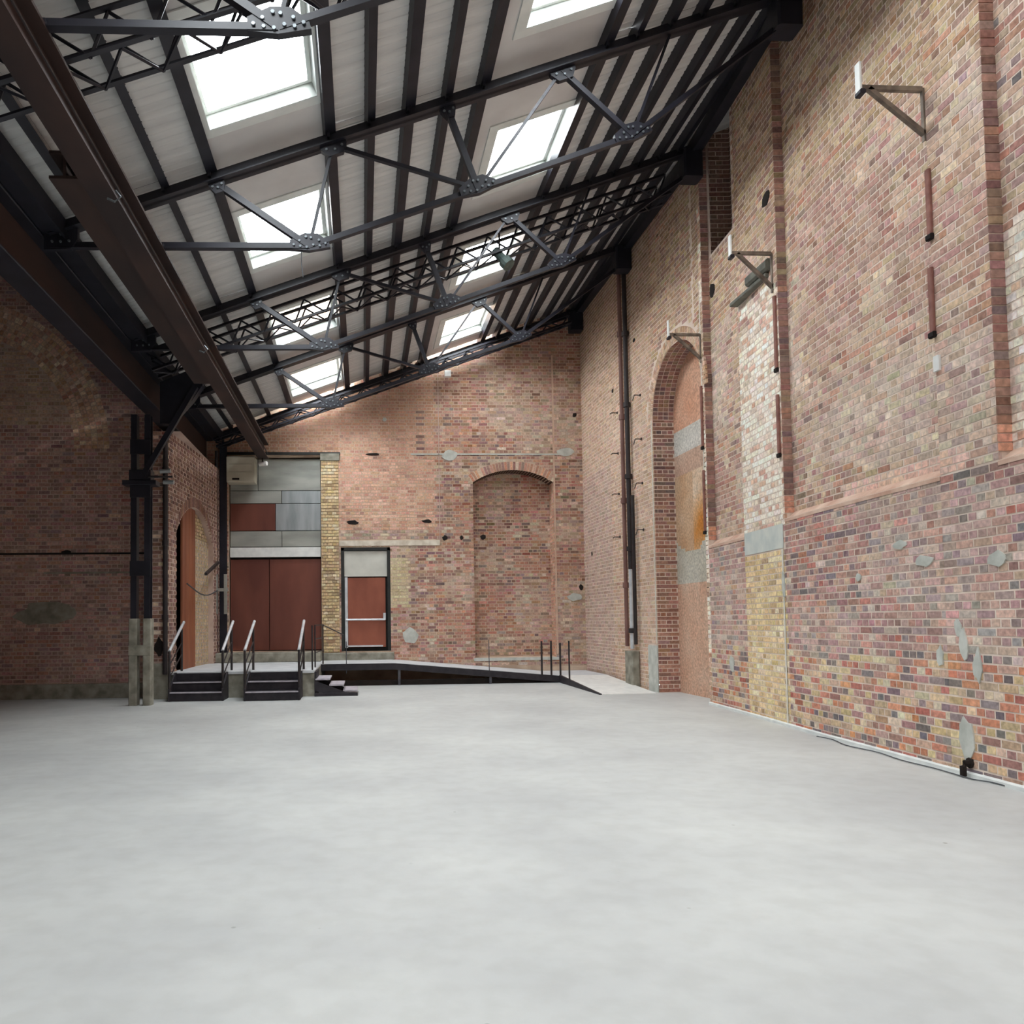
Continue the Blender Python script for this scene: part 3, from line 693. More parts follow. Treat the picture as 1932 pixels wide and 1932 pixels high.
# what closes the opening: a near-black sheet painted as the gap's shade, brown boarding, then a yellow brick return
MB().box((SX - .5, 17.3, .5), (SX - .46, 20.7, 4.3)).build('dark_backing', M['near_black_fill'], wall_s)
for i in range(4):
    MB().bbox((SX - .22, 17.95 + .34 * i, .53), (SX - .17, 18.275 + .34 * i, 4.14)).build('board', M['brown_panel'], wall_s)
yb = MB(); field(yb, mapS(-.12), 19.3, OY1, .53, 4.2, lambda y, z: tint((190, 164, 124), .95, 8), skip=lambda y, z: z > oarc(y) - .02)
sheet(yb, mapS(-.12), [19.3, OY1], [.53, 3.5]); tag(yb.build('brickwork', M['brick'], wall_s), 'yellow brick return inside the arched doorway', kind='stuff')

# ---------------- walls that are outside the picture but close the halls
for nm, a, b_ in (('wall_rear', (-13, -9.5, 0), (6.6, -9.3, 10.6)), ('wall_far_left', (-13.1, -9.4, 0), (-12.9, LY, 10.6))):
    tag(MB().box(a, b_).build(nm, noise_mat('plain_brick_render', rgb(140, 104, 92), rgb(170, 136, 120), 3, .9)), 'plain brick wall behind the camera' if nm == 'wall_rear' else 'far brick wall of the side hall', kind='structure')
tag(MB().box((-13, -9.4, 10.5), (-4.3, LY, 10.6)).build('ceiling_side_hall', M['steel']), 'dark flat ceiling of the side hall', kind='structure')
tag(MB().box((-4.36, -9.4, 6.5), (-4.28, LY, 10.6)).build('wall_upper_left', M['steel']), 'dark upper wall above the long left girder', kind='structure')

# ================================================================== CEILING
PUR = [-3.32, -2.36, -1.80, -.34, .17, .66, 1.15, 1.62, 3.22, 3.62, 4.06, 4.48, 4.92, 5.30, 5.64]
zs = lambda x, o=0: roof(x) + SHEET + o
cl = MB()
for (a, b_) in SKX:                                   # smooth boards round the rooflights
    a0 = -1.88 if a < 0 else 1.66; b0 = -.34 if a < 0 else 3.24
    a0 = -1.80 if a < 0 else 1.62; b0 = -.34 if a < 0 else 3.22
    for by in BAYS:
        y0, y1 = sky_y(by); e = min(by + 3.75, BACK + .1)
        aa, bb_ = a + .06, b_ - .06
        if a < 0: aa, bb_ = -1.76, -.44
        else: aa, bb_ = 1.96, 3.18
        for (p, q_, r_, s_) in ((a0, b0, by, y0), (a0, b0, y1, e), (a0, aa, y0, y1), (bb_, b0, y0, y1)):
            if q_ - p < .005 or s_ - r_ < .005: continue
            quad(cl, (p, r_, zs(p)), (q_, r_, zs(q_)), (q_, s_, zs(q_)), (p, s_, zs(p)))
ceil = cl.build('ceiling', M['white_board']); tag(ceil, 'pale sloping roof lining between dark purlins', kind='structure')
# corrugated sheets, one per bay between neighbouring purlins (ridges run up the slope)
def sheet_mesh(w, ln):
    t = MB(); n = int(ln / .125); per = ln / n
    prof = []
    for i in range(n):
        prof += [(i * per, 0), (i * per + per * .68, 0), (i * per + per * .76, .009), (i * per + per * .92, .009)]
    prof.append((ln, 0))
    for i in range(len(prof) - 1):
        (y0, z0), (y1, z1) = prof[i], prof[i + 1]
        t.poly([(0, y0, z0), (w, y0, z0), (w, y1, z1), (0, y1, z1)], [(0, 1, 2, 3)])
    return t
cols = [(-3.95, -3.32), (-3.32, -2.36), (-2.36, -1.80), (-.34, .17), (.17, .66), (.66, 1.15), (1.15, 1.62), (3.22, 3.62), (3.62, 4.06), (4.06, 4.48), (4.48, 4.92), (4.92, 5.30), (5.30, 5.64), (5.64, 6.75)]
SM = {}
for ci, (a, b_) in enumerate(cols):
    w = (b_ - a) / math.cos(SLOPE)
    for bi, by in enumerate(BAYS):
        ln = min(3.75, BACK + .1 - by); k = (round(w, 4), round(ln, 3))
        if k not in SM:
            t = sheet_mesh(w, ln); me = bpy.data.meshes.new('roof_sheet'); me.from_pydata(t.v, [], t.f); me.materials.append(M['white_sheet']); SM[k] = me
        o = bpy.data.objects.new('roof_sheet', SM[k]); COL.objects.link(o); o.parent = ceil
        o.matrix_basis = Matrix.Translation((a, by, zs(a) + .004 * ((bi + ci) % 2))) @ Matrix.Rotation(-SLOPE, 4, 'Y')
# outer skin that keeps daylight out at the eaves and ridge
ok = MB(); quad(ok, (-4.4, -9.4, zs(-4.4, .3)), (-1.9, -9.4, zs(-1.9, .3)), (-1.9, BACK + .3, zs(-1.9, .3)), (-4.4, BACK + .3, zs(-4.4, .3)))
quad(ok, (-.3, -9.4, zs(-.3, .3)), (1.85, -9.4, zs(1.85, .3)), (1.85, BACK + .3, zs(1.85, .3)), (-.3, BACK + .3, zs(-.3, .3)))
quad(ok, (3.35, -9.4, zs(3.35, .3)), (6.7, -9.4, zs(6.7, .3)), (6.7, BACK + .3, zs(6.7, .3)), (3.35, BACK + .3, zs(3.35, .3)))
ok.build('roof_covering', M['steel'], ceil)
# rooflights
win = 0
side_name = ['left', 'right']
ordn = ['nearest', 'second', 'third', 'farthest']
for si, (a, b_) in enumerate(SKX):
    for by in BAYS:
        win += 1
        y0, y1 = sky_y(by); x0, x1 = (-1.76, -.44) if a < 0 else (1.96, 3.18)
        H = .17
        k = MB()
        nrm = Vector((-math.sin(SLOPE), 0, math.cos(SLOPE))); X_ = Vector((math.cos(SLOPE), 0, math.sin(SLOPE)))
        P00 = Vector((x0, y0, zs(x0))); P10 = Vector((x1, y0, zs(x1))); P11 = Vector((x1, y1, zs(x1))); P01 = Vector((x0, y1, zs(x0)))
        t_ = .045; hh = nrm * H; dn = nrm * -.012
        L = (x1 - x0) / math.cos(SLOPE); Ly = y1 - y0
        ins = [P00 + X_ * t_ + Vector((0, t_, 0)), P10 - X_ * t_ + Vector((0, t_, 0)), P11 - X_ * t_ - Vector((0, t_, 0)), P01 + X_ * t_ - Vector((0, t_, 0))]
        outs = [P00, P10, P11, P01]
        vs = [p + dn for p in outs] + [p + dn for p in ins] + [p + hh for p in ins] + [p + hh for p in outs]
        fs = []
        for i in range(4):
            j = (i + 1) % 4
            fs += [(i, j, 4 + j, 4 + i), (4 + i, 4 + j, 8 + j, 8 + i), (8 + i, 8 + j, 12 + j, 12 + i), (12 + i, 12 + j, j, i)]
        k.poly(vs, fs)
        tw = .10; ot = [P00 - X_ * tw - Vector((0, tw, 0)), P10 + X_ * tw - Vector((0, tw, 0)), P11 + X_ * tw + Vector((0, tw, 0)), P01 - X_ * tw + Vector((0, tw, 0))]
        k2 = MB(); k2.poly([p + nrm * -.004 for p in ot] + [p + nrm * -.02 for p in ot] + [p + nrm * -.02 for p in ins] , [(i, (i + 1) % 4, 4 + (i + 1) % 4, 4 + i) for i in range(4)] + [(4 + i, 4 + (i + 1) % 4, 8 + (i + 1) % 4, 8 + i) for i in range(4)])
        root = k.build('window_%d' % win, M['reveal'])
        k2.build('window_trim', M['white_frame'], root)
        where = 'behind the camera' if by < 2 else ['nearest the camera', 'second from the camera', 'third from the camera', 'farthest from the camera'][min(3, max(0, BAYS.index(by) - 4))] if by > 3 else 'above the camera'
        tag(root, 'white framed rooflight in the %s row, %s' % (side_name[si], where), kind='structure')
        # thin inner sash and the pane
        f_ = MB(); e_ = .05; sash = [p + hh * .95 for p in ins]
        si_ = [sash[0] + X_ * e_ + Vector((0, e_, 0)), sash[1] - X_ * e_ + Vector((0, e_, 0)), sash[2] - X_ * e_ - Vector((0, e_, 0)), sash[3] + X_ * e_ - Vector((0, e_, 0))]
        f_.poly(sash + si_ + [p + nrm * .03 for p in sash + si_], [(i, (i + 1) % 4, 4 + (i + 1) % 4, 4 + i) for i in range(4)] + [(4 + i, 4 + (i + 1) % 4, 12 + (i + 1) % 4, 12 + i) for i in range(4)])
        f_.build('sash', M['white_frame'], root)
        g_ = MB(); g_.poly([p + nrm * .012 for p in sash], [(0, 1, 2, 3)]); g_.build('pane', M['glass'], root)
        ld = bpy.data.lights.new('rooflight_portal', 'AREA'); ld.shape = 'RECTANGLE'; ld.size = L - .1; ld.size_y = Ly - .1; ld.cycles.is_portal = True
        lo = bpy.data.objects.new('rooflight_portal', ld); COL.objects.link(lo); lo.parent = root
        c_ = (P00 + P11) / 2 + nrm * (H + .05)
        lo.matrix_basis = Matrix.Translation(c_) @ Matrix.Rotation(-SLOPE, 4, 'Y')

# ---------------- purlins
pn = ['along the left eaves', 'next in from the left eaves', 'along the left side of the left rooflights', 'along the right side of the left rooflights',
      'second right of the left rooflights', 'third right of the left rooflights', 'fourth right of the left rooflights', 'along the left side of the right rooflights',
      'along the right side of the right rooflights', 'second right of the right rooflights', 'third right of the right rooflights', 'fourth from the right wall', 'third from the right wall', 'second from the right wall', 'nearest the right wall']
for i, x in enumerate(PUR):
    w_ = .135 if x in (-.34, .66, 1.62, 3.22, -1.80) else .10
    t = thing('purlin', 'long dark steel roof purlin ' + pn[i], 'purlin', 'purlins under the roof sheets')
    MB().extrude(C_PROF(w_, .15, .012), (x - w_ / 2, -9.3, roof(x) + .105), (x - w_ / 2, BACK, roof(x) + .105), up=(-math.sin(SLOPE), 0, math.cos(SLOPE))).build('rail', M['steel'], t)
    for y in TRUSS: MB().box((x - .05, y - .09, roof(x) + .06), (x - .02, y + .09, roof(x) + .17)).build('cleat', M['steel'], t)
    base_at(t, (x, BACK, roof(x)))

# ---------------- trusses
tn = ['nearest the camera, crossing the top left corner', 'second from the camera, across the middle of the roof', 'third from the camera, just in front of the lattice girder', 'fourth from the camera', 'farthest, a plain rafter close against the back wall']
def truss(Y, i):
    t = thing('roof_truss', 'dark riveted steel roof truss ' + tn[i], 'truss', 'roof trusses')
    up = (-math.sin(SLOPE), 0, math.cos(SLOPE)); R = lambda x, d=0: Vector((x, Y, roof(x) + d))
    xe = xr(Y) - .05
    MB().extrude(T_PROF(.20, .15, .016), R(-3.75), R(xe), up).extrude([(-.03, .0), (.03, 0), (.03, .12), (-.03, .12)], R(-3.75), R(xe), up).build('rafter', M['steel'], t)
    if Y > 20:                                        # the last frame is only a rafter bolted to the wall
        MB().bbox((xe - .30, Y - .16, roof(xe) - .52), (xe + .04, Y + .16, roof(xe) - .02), .03).build('bearing_box', M['steel'], t)
        base_at(t, (-3.6, Y, 6.1)); return
    A = Vector((-.62, Y, 6.17)); B = Vector((1.50, Y, 6.94)); C = Vector((3.50, Y, 7.68)); L0 = Vector((-3.75, Y, 6.13)); E = Vector((xe - .1, Y, roof(xe) - .35))
    tp = [(-.03, 0), (.03, 0), (.03, .07), (-.03, .07)]
    def mem(p, q, w, nm, mat='steel'):
        MB().extrude([(-w / 2, -w / 2), (w / 2, -w / 2), (w / 2, -w / 2 + .012), (.008, -w / 2 + .012), (.008, w / 2), (-.008, w / 2), (-.008, -w / 2 + .012), (-w / 2, -w / 2 + .012)], p, q).build(nm, M[mat], t)
    mem(L0, A, .085, 'bottom_tie'); mem(A, B, .08, 'bottom_tie'); mem(B, C, .08, 'bottom_tie'); mem(C, E, .07, 'bottom_tie')
    T = [-1.76, -.32, 1.12, 2.60, 4.02]
    TP = [R(x, .0) for x in T]
    mem(TP[0], A, .085, 'strut'); mem(A, TP[1], .04, 'strut'); mem(TP[1], B, .06, 'strut'); mem(TP[2], B, .085, 'strut'); mem(B, TP[3], .038, 'strut', 'steel_grey'); mem(TP[3], C, .085, 'strut'); mem(C, TP[4], .035, 'strut')
    # gusset plates; pale studs stand for light coming through perforations
    def gusset(c, pts, light_studs):
        for s in (-1, 1):
            pass
        g_ = MB(); n = len(pts); vs = [c + Vector((x, d, z)) for d in (-.035, .035) for x, z in pts]
        g_.poly(vs, [tuple(range(n)), tuple(range(2 * n - 1, n - 1, -1))] + [(k, n + k, n + (k + 1) % n, (k + 1) % n) for k in range(n)])
        g = g_.build('gusset_plate', M['steel'], t)
        b = MB()
        for x, z in light_studs:
            b.tube([c + Vector((x, -.052, z)), c + Vector((x, -.03, z))], .016, 6)
        b.build('light_studs', M['stud_metal'], g)['kind'] = 'stuff'
    rot = lambda pts, a: [(x * math.cos(a) - z * math.sin(a), x * math.sin(a) + z * math.cos(a)) for x, z in pts]
    low = [(-.24, -.05), (.0, -.07), (.26, -.02), (.24, .05), (.1, .15), (-.06, .15), (-.24, .06)]
    bl_ = [(-.19, 0), (-.12, .05), (-.11, -.02), (-.03, -.03), (.02, .09), (-.04, .1), (.05, .0), (.12, .06), (.13, -.01), (.2, .02)]
    gusset(A, low, bl_); gusset(B, rot(low, .3), rot(bl_, .3)); gusset(C, rot(low, .3), rot(bl_, .3))
    for k in (0, 1, 2, 3):
        wd = .17 if k in (1, 3) else .1
        gusset(TP[k], rot([(-wd, -.04), (-wd * .55, -.14), (wd * .55, -.14), (wd, -.04), (wd, .03), (-wd, .03)], SLOPE), rot([(-wd * .6, -.05), (0, -.08), (wd * .6, -.05)], SLOPE))
    gusset(Vector((-3.62, Y, 6.22)), [(-.2, -.16), (.12, -.14), (.2, -.02), (.2, .12), (-.2, .06)], [(-.1, -.06), (0, -.06), (.1, -.05), (0, .03)])
    MB().bbox((xe - .30, Y - .16, roof(xe) - .52), (xe + .04, Y + .16, roof(xe) - .02), .03).build('bearing_box', M['steel'], t)
    base_at(t, (-3.6, Y, 6.1))
for i, Y in enumerate(TRUSS): truss(Y, i)
# hanging wire below a node of the second truss
tag(MB().tube([(-.72, 10.05, 6.12), (-.72, 10.05, 5.95), (-.70, 10.05, 5.78)], .006, 5).build('hanging_wire', M['cable']), 'short loose wire hanging below the left node of the second roof truss', 'wire')

# ---------------- lattice girders running up the slope beside a truss
def lattice(Y, label, D=.34, Wd=.42, off=-.06):
    t = thing('lattice_girder', label, 'girder', 'lattice girders')
    up = Vector((-math.sin(SLOPE), 0, math.cos(SLOPE)))
    x0, x1 = -3.7, xr(Y) - .5
    p = lambda x, dy, d: Vector((x, Y + dy, roof(x) + off)) - up * d
    for dy in (0, Wd):
        for d in (0, D):
            MB().extrude(L_PROF(.06, .01), p(x0, dy, d), p(x1, dy, d), up).build('chord', M['steel'], t)
    n = 34
    for k in range(n):
        a = x0 + (x1 - x0) * k / n; b = x0 + (x1 - x0) * (k + 1) / n
        for dy in (0, Wd):
            q0, q1 = (p(a, dy, 0), p(b, dy, D)) if k % 2 == 0 else (p(a, dy, D), p(b, dy, 0))
            MB().tube([q0, q1], .017, 5).build('lacing_bar', M['steel'], t)
        q0, q1 = (p(a, 0, D), p(b, Wd, D)) if k % 2 == 0 else (p(a, Wd, D), p(b, 0, D))
        MB().tube([q0, q1], .015, 5).build('lacing_bar', M['steel'], t)
    base_at(t, (x0, Y, roof(x0)))
lattice(14.25, 'slender dark lattice girder rising across the roof in front of the middle rooflights')
lattice(7.0, 'slender dark lattice girder crossing the top left corner of the roof', off=-.02)
lattice(20.75, 'slender dark lattice girder close to the back wall, under the farthest rooflights', D=.2, Wd=.25, off=-.12)

# ---------------- rusty runway beams
t = thing('runway_beam', 'long rusty brown steel beam under the roof, running from the top left to the door', 'beam', 'brown steel beams')
bx_ = -2.52
MB().extrude(I_PROF(.26, .40, .03), (bx_, 2.0, 5.72), (bx_, 21.2, 5.72)).build('beam_section', M['rust'], t)
MB().tube([(bx_ + .15, 2.0, 5.80), (bx_ + .15, 21.0, 5.80)], .012, 6).build('conduit', M['pipe_dark'], t)
for y in (8.0, 12.5): MB().tube([(bx_ + .15, y, 5.74), (bx_ + .2, y, 5.68), (bx_ + .14, y, 5.63), (bx_ + .07, y, 5.66)], .012, 6).build('hook', M['stud_metal'], t)
for y in TRUSS[:4]:
    MB().box((bx_ - .13, y - .05, 6.1), (bx_ + .13, y + .05, 6.16)).build('clamp', M['steel'], t)
base_at(t, (bx_, 21.2, 5.72))
t = thing('runway_beam', 'shorter rusty brown beam beside the long one, with a cut square end near the top left', 'beam', 'brown steel beams')
MB().extrude(I_PROF(.30, .28, .03), (-2.86, 8.0, 5.85), (-2.86, 14.9, 5.85)).build('beam_section', M['rust2'], t)
base_at(t, (-2.8, 8.0, 5.85))

# ---------------- long eaves girder on the left, on its columns
t = thing('eaves_girder', 'deep dark and rust brown plate girder along the left eaves', 'girder')
gx = -4.0; g0, g1 = 5.60, 6.22
MB().box((gx - .012, -9.3, g0), (gx + .012, 21.3, g1)).build('web', M['rust2'], t)
MB().bbox((gx - .17, -9.3, g0 - .03), (gx + .17, 21.3, g0), .01).build('bottom_flange', M['steel'], t)
MB().bbox((gx - .17, -9.3, g1), (gx + .17, 21.3, g1 + .04), .01).build('top_flange', M['steel'], t)
MB().extrude(L_PROF(.1, .012), (gx + .012, -9.3, g0), (gx + .012, 21.3, g0)).build('angle', M['steel'], t)
MB().box((gx - .2, -9.3, g1 + .04), (gx + .42, 21.4, g1 + .10)).build('eaves_plate', M['steel'], t)
MB().extrude([(0, 0), (.03, 0), (.03, .22), (0, .22)], (gx + .42, -9.3, g1 - .02), (gx + .42, 21.4, g1 - .02)).build('eaves_board', M['steel'], t)
st_ = MB()
base_at(t, (gx, 16.0, g0))
# dark wall plate along the right wall at roof level
t = MB()
for i in range(len(WY) - 1):
    ya, yb_ = max(WY[i], 2.0), min(WY[i + 1], BACK)
    if yb_ <= ya: continue
    for (oa, ob, za, zb) in ((.16, .0, -.02, .03), (.19, .15, -.04, .20)):
        v = []
        for y in (ya, yb_):
            X = xr(y); z = roof(X - .15)
            v += [(X - oa, y, z + za), (X - ob, y, z + za), (X - ob, y, z + zb), (X - oa, y, z + zb)]
        t.poly(v, [(0, 1, 2, 3), (7, 6, 5, 4), (0, 4, 5, 1), (1, 5, 6, 2), (2, 6, 7, 3), (3, 7, 4, 0)])
tag(t.build('wall_plate', M['steel']), 'dark steel gutter beam where the roof meets the right wall', 'beam')

# ---------------- column with its collar and strut
def channel_column(cx, cy, label, z1, enc):
    t = thing('steel_column', label, 'column', 'steel columns')
    for s in (-1, 1):
        pr = [(-.055, -.09), (.055, -.09), (.055, -.075), (-.04, -.075), (-.04, .075), (.055, .075), (.055, .09), (-.055, .09)]
        MB().extrude([(a * -s, b) for a, b in pr], (cx + s * .125, cy, enc), (cx + s * .125, cy, z1), up=(0, 1, 0)).build('channel', M['steel'], t)
    for z in (2.42, 3.9, 4.72):
        MB().bbox((cx - .19, cy - .11, z), (cx + .19, cy - .09, z + .28)).build('batten_plate', M['steel'], t)
    return t
CXL, CYL = -4.16, 15.75
t = channel_column(CXL, CYL, 'dark twin channel steel column with grey concrete encased foot, left of the stairs', 5.48, 1.6)
for s in (-1, 1): MB().bbox((CXL + s * .13 - .075, CYL - .12, 0), (CXL + s * .13 + .075, CYL + .12, 1.62), .015).build('concrete_casing', M['concrete'], t)
MB().bbox((CXL - .20, CYL - .13, .93), (CXL + .20, CYL + .13, 1.12), .01).build('concrete_band', M['concrete'], t)
MB().bbox((CXL - .32, CYL - .16, 4.13), (CXL + .3, CYL + .16, 4.22), .01).build('collar', M['steel'], t)
MB().bbox((CXL - .2, CYL - .14, 4.22), (CXL + .2, CYL + .14, 4.42), .01).build('collar', M['steel'], t)
MB().extrude([(-.045, -.05), (.045, -.05), (.045, .05), (-.045, .05)], (CXL + .02, CYL - .1, 4.25), (-3.12, CYL - .15, 6.0)).build('strut', M['steel'], t)
g_ = MB(); pts = [(-3.8, 5.3), (-3.6, 5.3), (-3.2, 5.75), (-3.0, 6.05), (-3.1, 6.4), (-3.8, 6.1)]
n = len(pts); g_.poly([(x, CYL + d, z) for d in (-.1, .1) for x, z in pts], [tuple(range(n)), tuple(range(2 * n - 1, n - 1, -1))] + [(k, n + k, n + (k + 1) % n, (k + 1) % n) for k in range(n)])
g_.build('head_plate', M['steel'], t)
base_at(t, (CXL, CYL, 0))
# lights clamped beside the collar
t = thing('clamp_light', 'small pale lamps on a bar beside the collar of the left steel column', 'lamp')
MB().tube([(-4.0, 15.6, 4.28), (-3.55, 15.6, 4.28)], .02, 6).build('bar', M['pipe_dark'], t)
for dx, dz in ((-3.68, .1), (-3.62, -.1)): MB().tube([(dx - .1, 15.6, 4.28 + dz), (dx + .1, 15.58, 4.28 + dz * 1.1)], .04, 8).build('lamp_head', M['alu'], t)
base_at(t, (-4.0, 15.6, 4.28))
# downpipe
t = thing('downpipe', 'black cast iron downpipe beside the left arched doorway', 'pipe')
MB().tube([(-3.98, 16.86, .5), (-3.98, 16.86, 5.2)], .05, 10).build('pipe', M['pipe_dark'], t)
for z in (1.6, 3.1, 4.6): MB().tube([(-3.98, 16.86, z), (-3.98, 16.86, z + .1)], .065, 10).build('collar', M['pipe_dark'], t)
base_at(t, (-3.98, 16.86, .5))
# column in the far left corner
t = thing('steel_column', 'dark steel corner column left of the tall brown doors', 'column', 'steel columns')
MB().extrude(I_PROF(.16, .18, .015), (-3.55, 21.15, .77), (-3.55, 21.15, 6.1), up=(0, 1, 0)).build('shaft', M['steel'], t)
MB().tube([(-3.68, 21.0, .77), (-3.68, 21.0, 5.9)], .04, 8).build('conduit', M['pipe_dark'], t)
base_at(t, (-3.55, 21.15, .53))
t = thing('swing_bracket', 'short black diagonal arm with a drooping cable beside the corner column', 'bracket')
MB().extrude([(-.03, -.03), (.03, -.03), (.03, .03), (-.03, .03)], (-3.62, 20.9, 3.05), (-3.5, 18.6, 2.62)).build('arm', M['pipe_dark'], t)
MB().tube([(-3.66, 17.4, 2.35)] + [(-3.64, 17.4 + 3.5 * k / 8, 2.35 - .18 * math.sin(PI * k / 8) + .0 * k) for k in range(1, 9)], .015, 6).build('cable', M['cable'], t)
base_at(t, (-3.6, 20.9, 3.05))
t = thing('light_fitting', 'pair of tall pale grey light fittings on the far left corner column', 'lamp')
for dx in (-.17, .07): MB().bbox((-3.55 + dx, 20.85, 1.75), (-3.55 + dx + .08, 20.93, 2.75), .01).build('tube_case', M['zinc'], t)
MB().box((-3.74, 20.86, 2.32), (-3.38, 20.92, 2.40)).build('crossbar', M['zinc'], t)
base_at(t, (-3.55, 20.9, 1.75))

# ================================================================== DOORS in the back wall
# tall doorway
dr = MB().box((BD['x0'], BACK + .30, BD['z0']), (BD['x1'], BACK + .34, BD['z1'])).build('door_1', M['door_frame'])
tag(dr, 'tall doorway with red brown doors below patched grey metal panels', kind='structure')
DY = BACK + .12
def pan(x0, x1, z0, z1, mat, nm='panel', y=DY, th=.04, lab=None):
    o = MB().bbox((x0 + .008, y, z0 + .008), (x1 - .008, y + th, z1 - .008), .006).build(nm, M[mat] if isinstance(mat, str) else mat, dr)
    if lab: o['label'] = lab
    return o
pan(-3.44, -2.71, 4.98, 5.82, 'zinc'); pan(-2.71, -1.08, 4.98, 5.82, 'zinc', lab='shiny grey metal panel')
pan(-3.44, -2.10, 4.64, 4.98, 'zinc'); pan(-2.10, -1.08, 4.64, 4.98, 'alu')
pan(-3.44, -2.26, 3.92, 4.64, 'red_door', lab='red brown panel'); pan(-2.26, -1.08, 3.92, 4.64, 'alu', lab='bright metal panel')
pan(-3.44, -2.10, 3.50, 3.92, 'zinc'); pan(-2.10, -1.08, 3.50, 3.92, 'zinc')
pan(-3.44, -1.08, 3.22, 3.49, 'white_plate', 'header_bar', y=DY - .06, th=.08, lab='pale blue grey header bar')
for x0, x1 in ((-3.44, -2.43), (-2.43, -1.08)):
    pan(x0, x1, .80, 3.18, 'red_door', 'door_leaf', lab='red brown door leaf')
# single door
d2 = MB(); f = SD
d2.box((f['x0'], BACK + .0, f['z0']), (f['x0'] + .08, BACK + .15, f['z1'])); d2.box((f['x1'] - .08, BACK, f['z0']), (f['x1'], BACK + .15, f['z1'])); d2.box((f['x0'], BACK, f['z1'] - .08), (f['x1'], BACK + .15, f['z1']))
d2.box((f['x0'], BACK + .16, f['z0']), (f['x1'], BACK + .2, f['z1']))
dr2 = d2.build('door_2', M['door_frame']); tag(dr2, 'single red brown fire door with push bar below a pale blank panel', kind='structure')
MB().bbox((-.475, BACK + .05, 2.70), (.645, BACK + .1, 3.37), .005).build('transom_panel', M['panel_white'], dr2)
lf = MB().bbox((-.385, BACK + .07, .85), (.60, BACK + .12, 2.67), .006).build('door_leaf', M['red_door2'], dr2)
MB().bbox((-.47, BACK + .04, .84), (-.39, BACK + .1, 2.68), .01).build('hinge_post', M['stainless'], dr2)
MB().tube([(-.44, BACK + .02, 1.57), (.58, BACK + .02, 1.57)], .026, 8).build('push_bar', M['stainless'], lf)
MB().bbox((.53, BACK + .0, 1.56), (.60, BACK + .06, 1.74), .01).build('latch', M['stainless'], lf)
MB().box((-.44, BACK + .04, .86), (.52, BACK + .068, .90)).build('kick_strip', M['stainless'], lf)
# heater on the doorway's top left
t = thing('heater', 'cream metal heater box high in the top left corner of the tall doorway', 'heater')
MB().bbox((-3.42, 20.95, 5.10), (-2.72, 21.44, 5.76), .03).build('case', M['heater'], t)
MB().box((-3.28, 20.94, 5.15), (-3.10, 20.952, 5.20)).build('grille', M['near_black_fill'], t)
for z in (5.35, 5.55): MB().box((-3.36, 20.945, z), (-2.78, 20.951, z + .008)).build('seam', M['concrete'], t)
base_at(t, (-3.07, 21.2, 5.10))
t = thing('spotlight', 'small white spotlight under the far end of the long brown beam', 'lamp')
MB().tube([(-2.52, 21.0, 5.60), (-2.52, 21.0, 5.72)], .02, 6).build('stem', M['pipe_dark'], t)
MB().tube([(-2.60, 21.0, 5.56), (-2.40, 20.92, 5.57)], .055, 10).build('head', M['white_plate'], t)
base_at(t, (-2.52, 21.0, 5.6))

# ================================================================== PLATFORM, STAIRS, RAMP
PZ = .53; PF = 16.95
pl = thing('platform', 'raised concrete platform with pale top in front of the tall doors', 'platform')
MB().box((-3.95, PF + .03, 0), (-1.0, BACK - .02, PZ - .05)).build('concrete_base', M['concrete'], pl)
MB().bbox((-3.95, PF, PZ - .05), (-1.0, BACK - .02, PZ), .012).build('top_slab', M['deck'], pl)
base_at(pl, (-2.3, 19, 0))
pl2 = thing('threshold_step', 'rough concrete step under both doors of the back wall', 'step')
MB().bbox((SX, BACK - .75, PZ), (-1.07, BACK - .02, PZ + .24), .02).build('step_block', M['concrete'], pl2)
MB().bbox((-1.07, BACK - .22, PZ - .02), (.80, BACK - .02, PZ + .19), .02).build('step_block', M['concrete'], pl2)
base_at(pl2, (-2.2, BACK, PZ))
def stair(x0, x1, y0, y1, label):
    """steps rise towards +y; returns the thing"""
    t = thing('stair', label, 'stair', 'short black stairs')
    n = 3; rz = PZ / n; ty = (y1 - y0) / 2
    for k in range(3):
        ya = y0 + ty * k
        MB().box((x0 + .03, ya, rz * k + .005), (x1 - .03, ya + .02, rz * (k + 1) - .02)).build('riser', M['stair'], t)
        if k < 2:
            MB().bbox((x0 + .03, ya - .02, rz * (k + 1) - .03), (x1 - .03, ya + ty + .01, rz * (k + 1)), .005).build('tread', M['stair'], t)
            MB().box((x0 + .03, ya - .024, rz * (k + 1) - .02), (x1 - .03, ya + .03, rz * (k + 1) + .003)).build('nosing', M['nosing'], t)
    for x in (x0, x1 - .03):
        s = MB(); pts = [(y0 - .02, 0), (y1 + .05, 0), (y1 + .05, PZ), (y1 - .05, PZ), (y0 - .02, .23)]; n_ = len(pts)
        s.poly([(xx, y, z) for xx in (x, x + .03) for y, z in pts], [tuple(range(n_)), tuple(range(2 * n_ - 1, n_ - 1, -1))] + [(k, n_ + k, n_ + (k + 1) % n_, (k + 1) % n_) for k in range(n_)])
        s.build('stringer', M['stair'], t)
        xc = x + .015
        rl = MB().tube([(xc, y0 + .02, .98), (xc, y1 + .75, 1.55)], .03, 8).build('handrail', M['stainless'], t)
        for (py_, pz0, pz1) in ((y0 + .03, 0, .98), (y1 + .55, PZ, 1.40)):
            MB().tube([(xc, py_, pz0), (xc, py_, pz1)], .026, 6).build('post', M['pipe_dark'], t)
        for dz in (.28, .52): MB().tube([(xc, y0 + .03, .98 - dz), (xc, y1 + .55, 1.40 - dz)], .014, 6).build('mid_rail', M['pipe_dark'], t)
    base_at(t, ((x0 + x1) / 2, y0, 0))
    return t
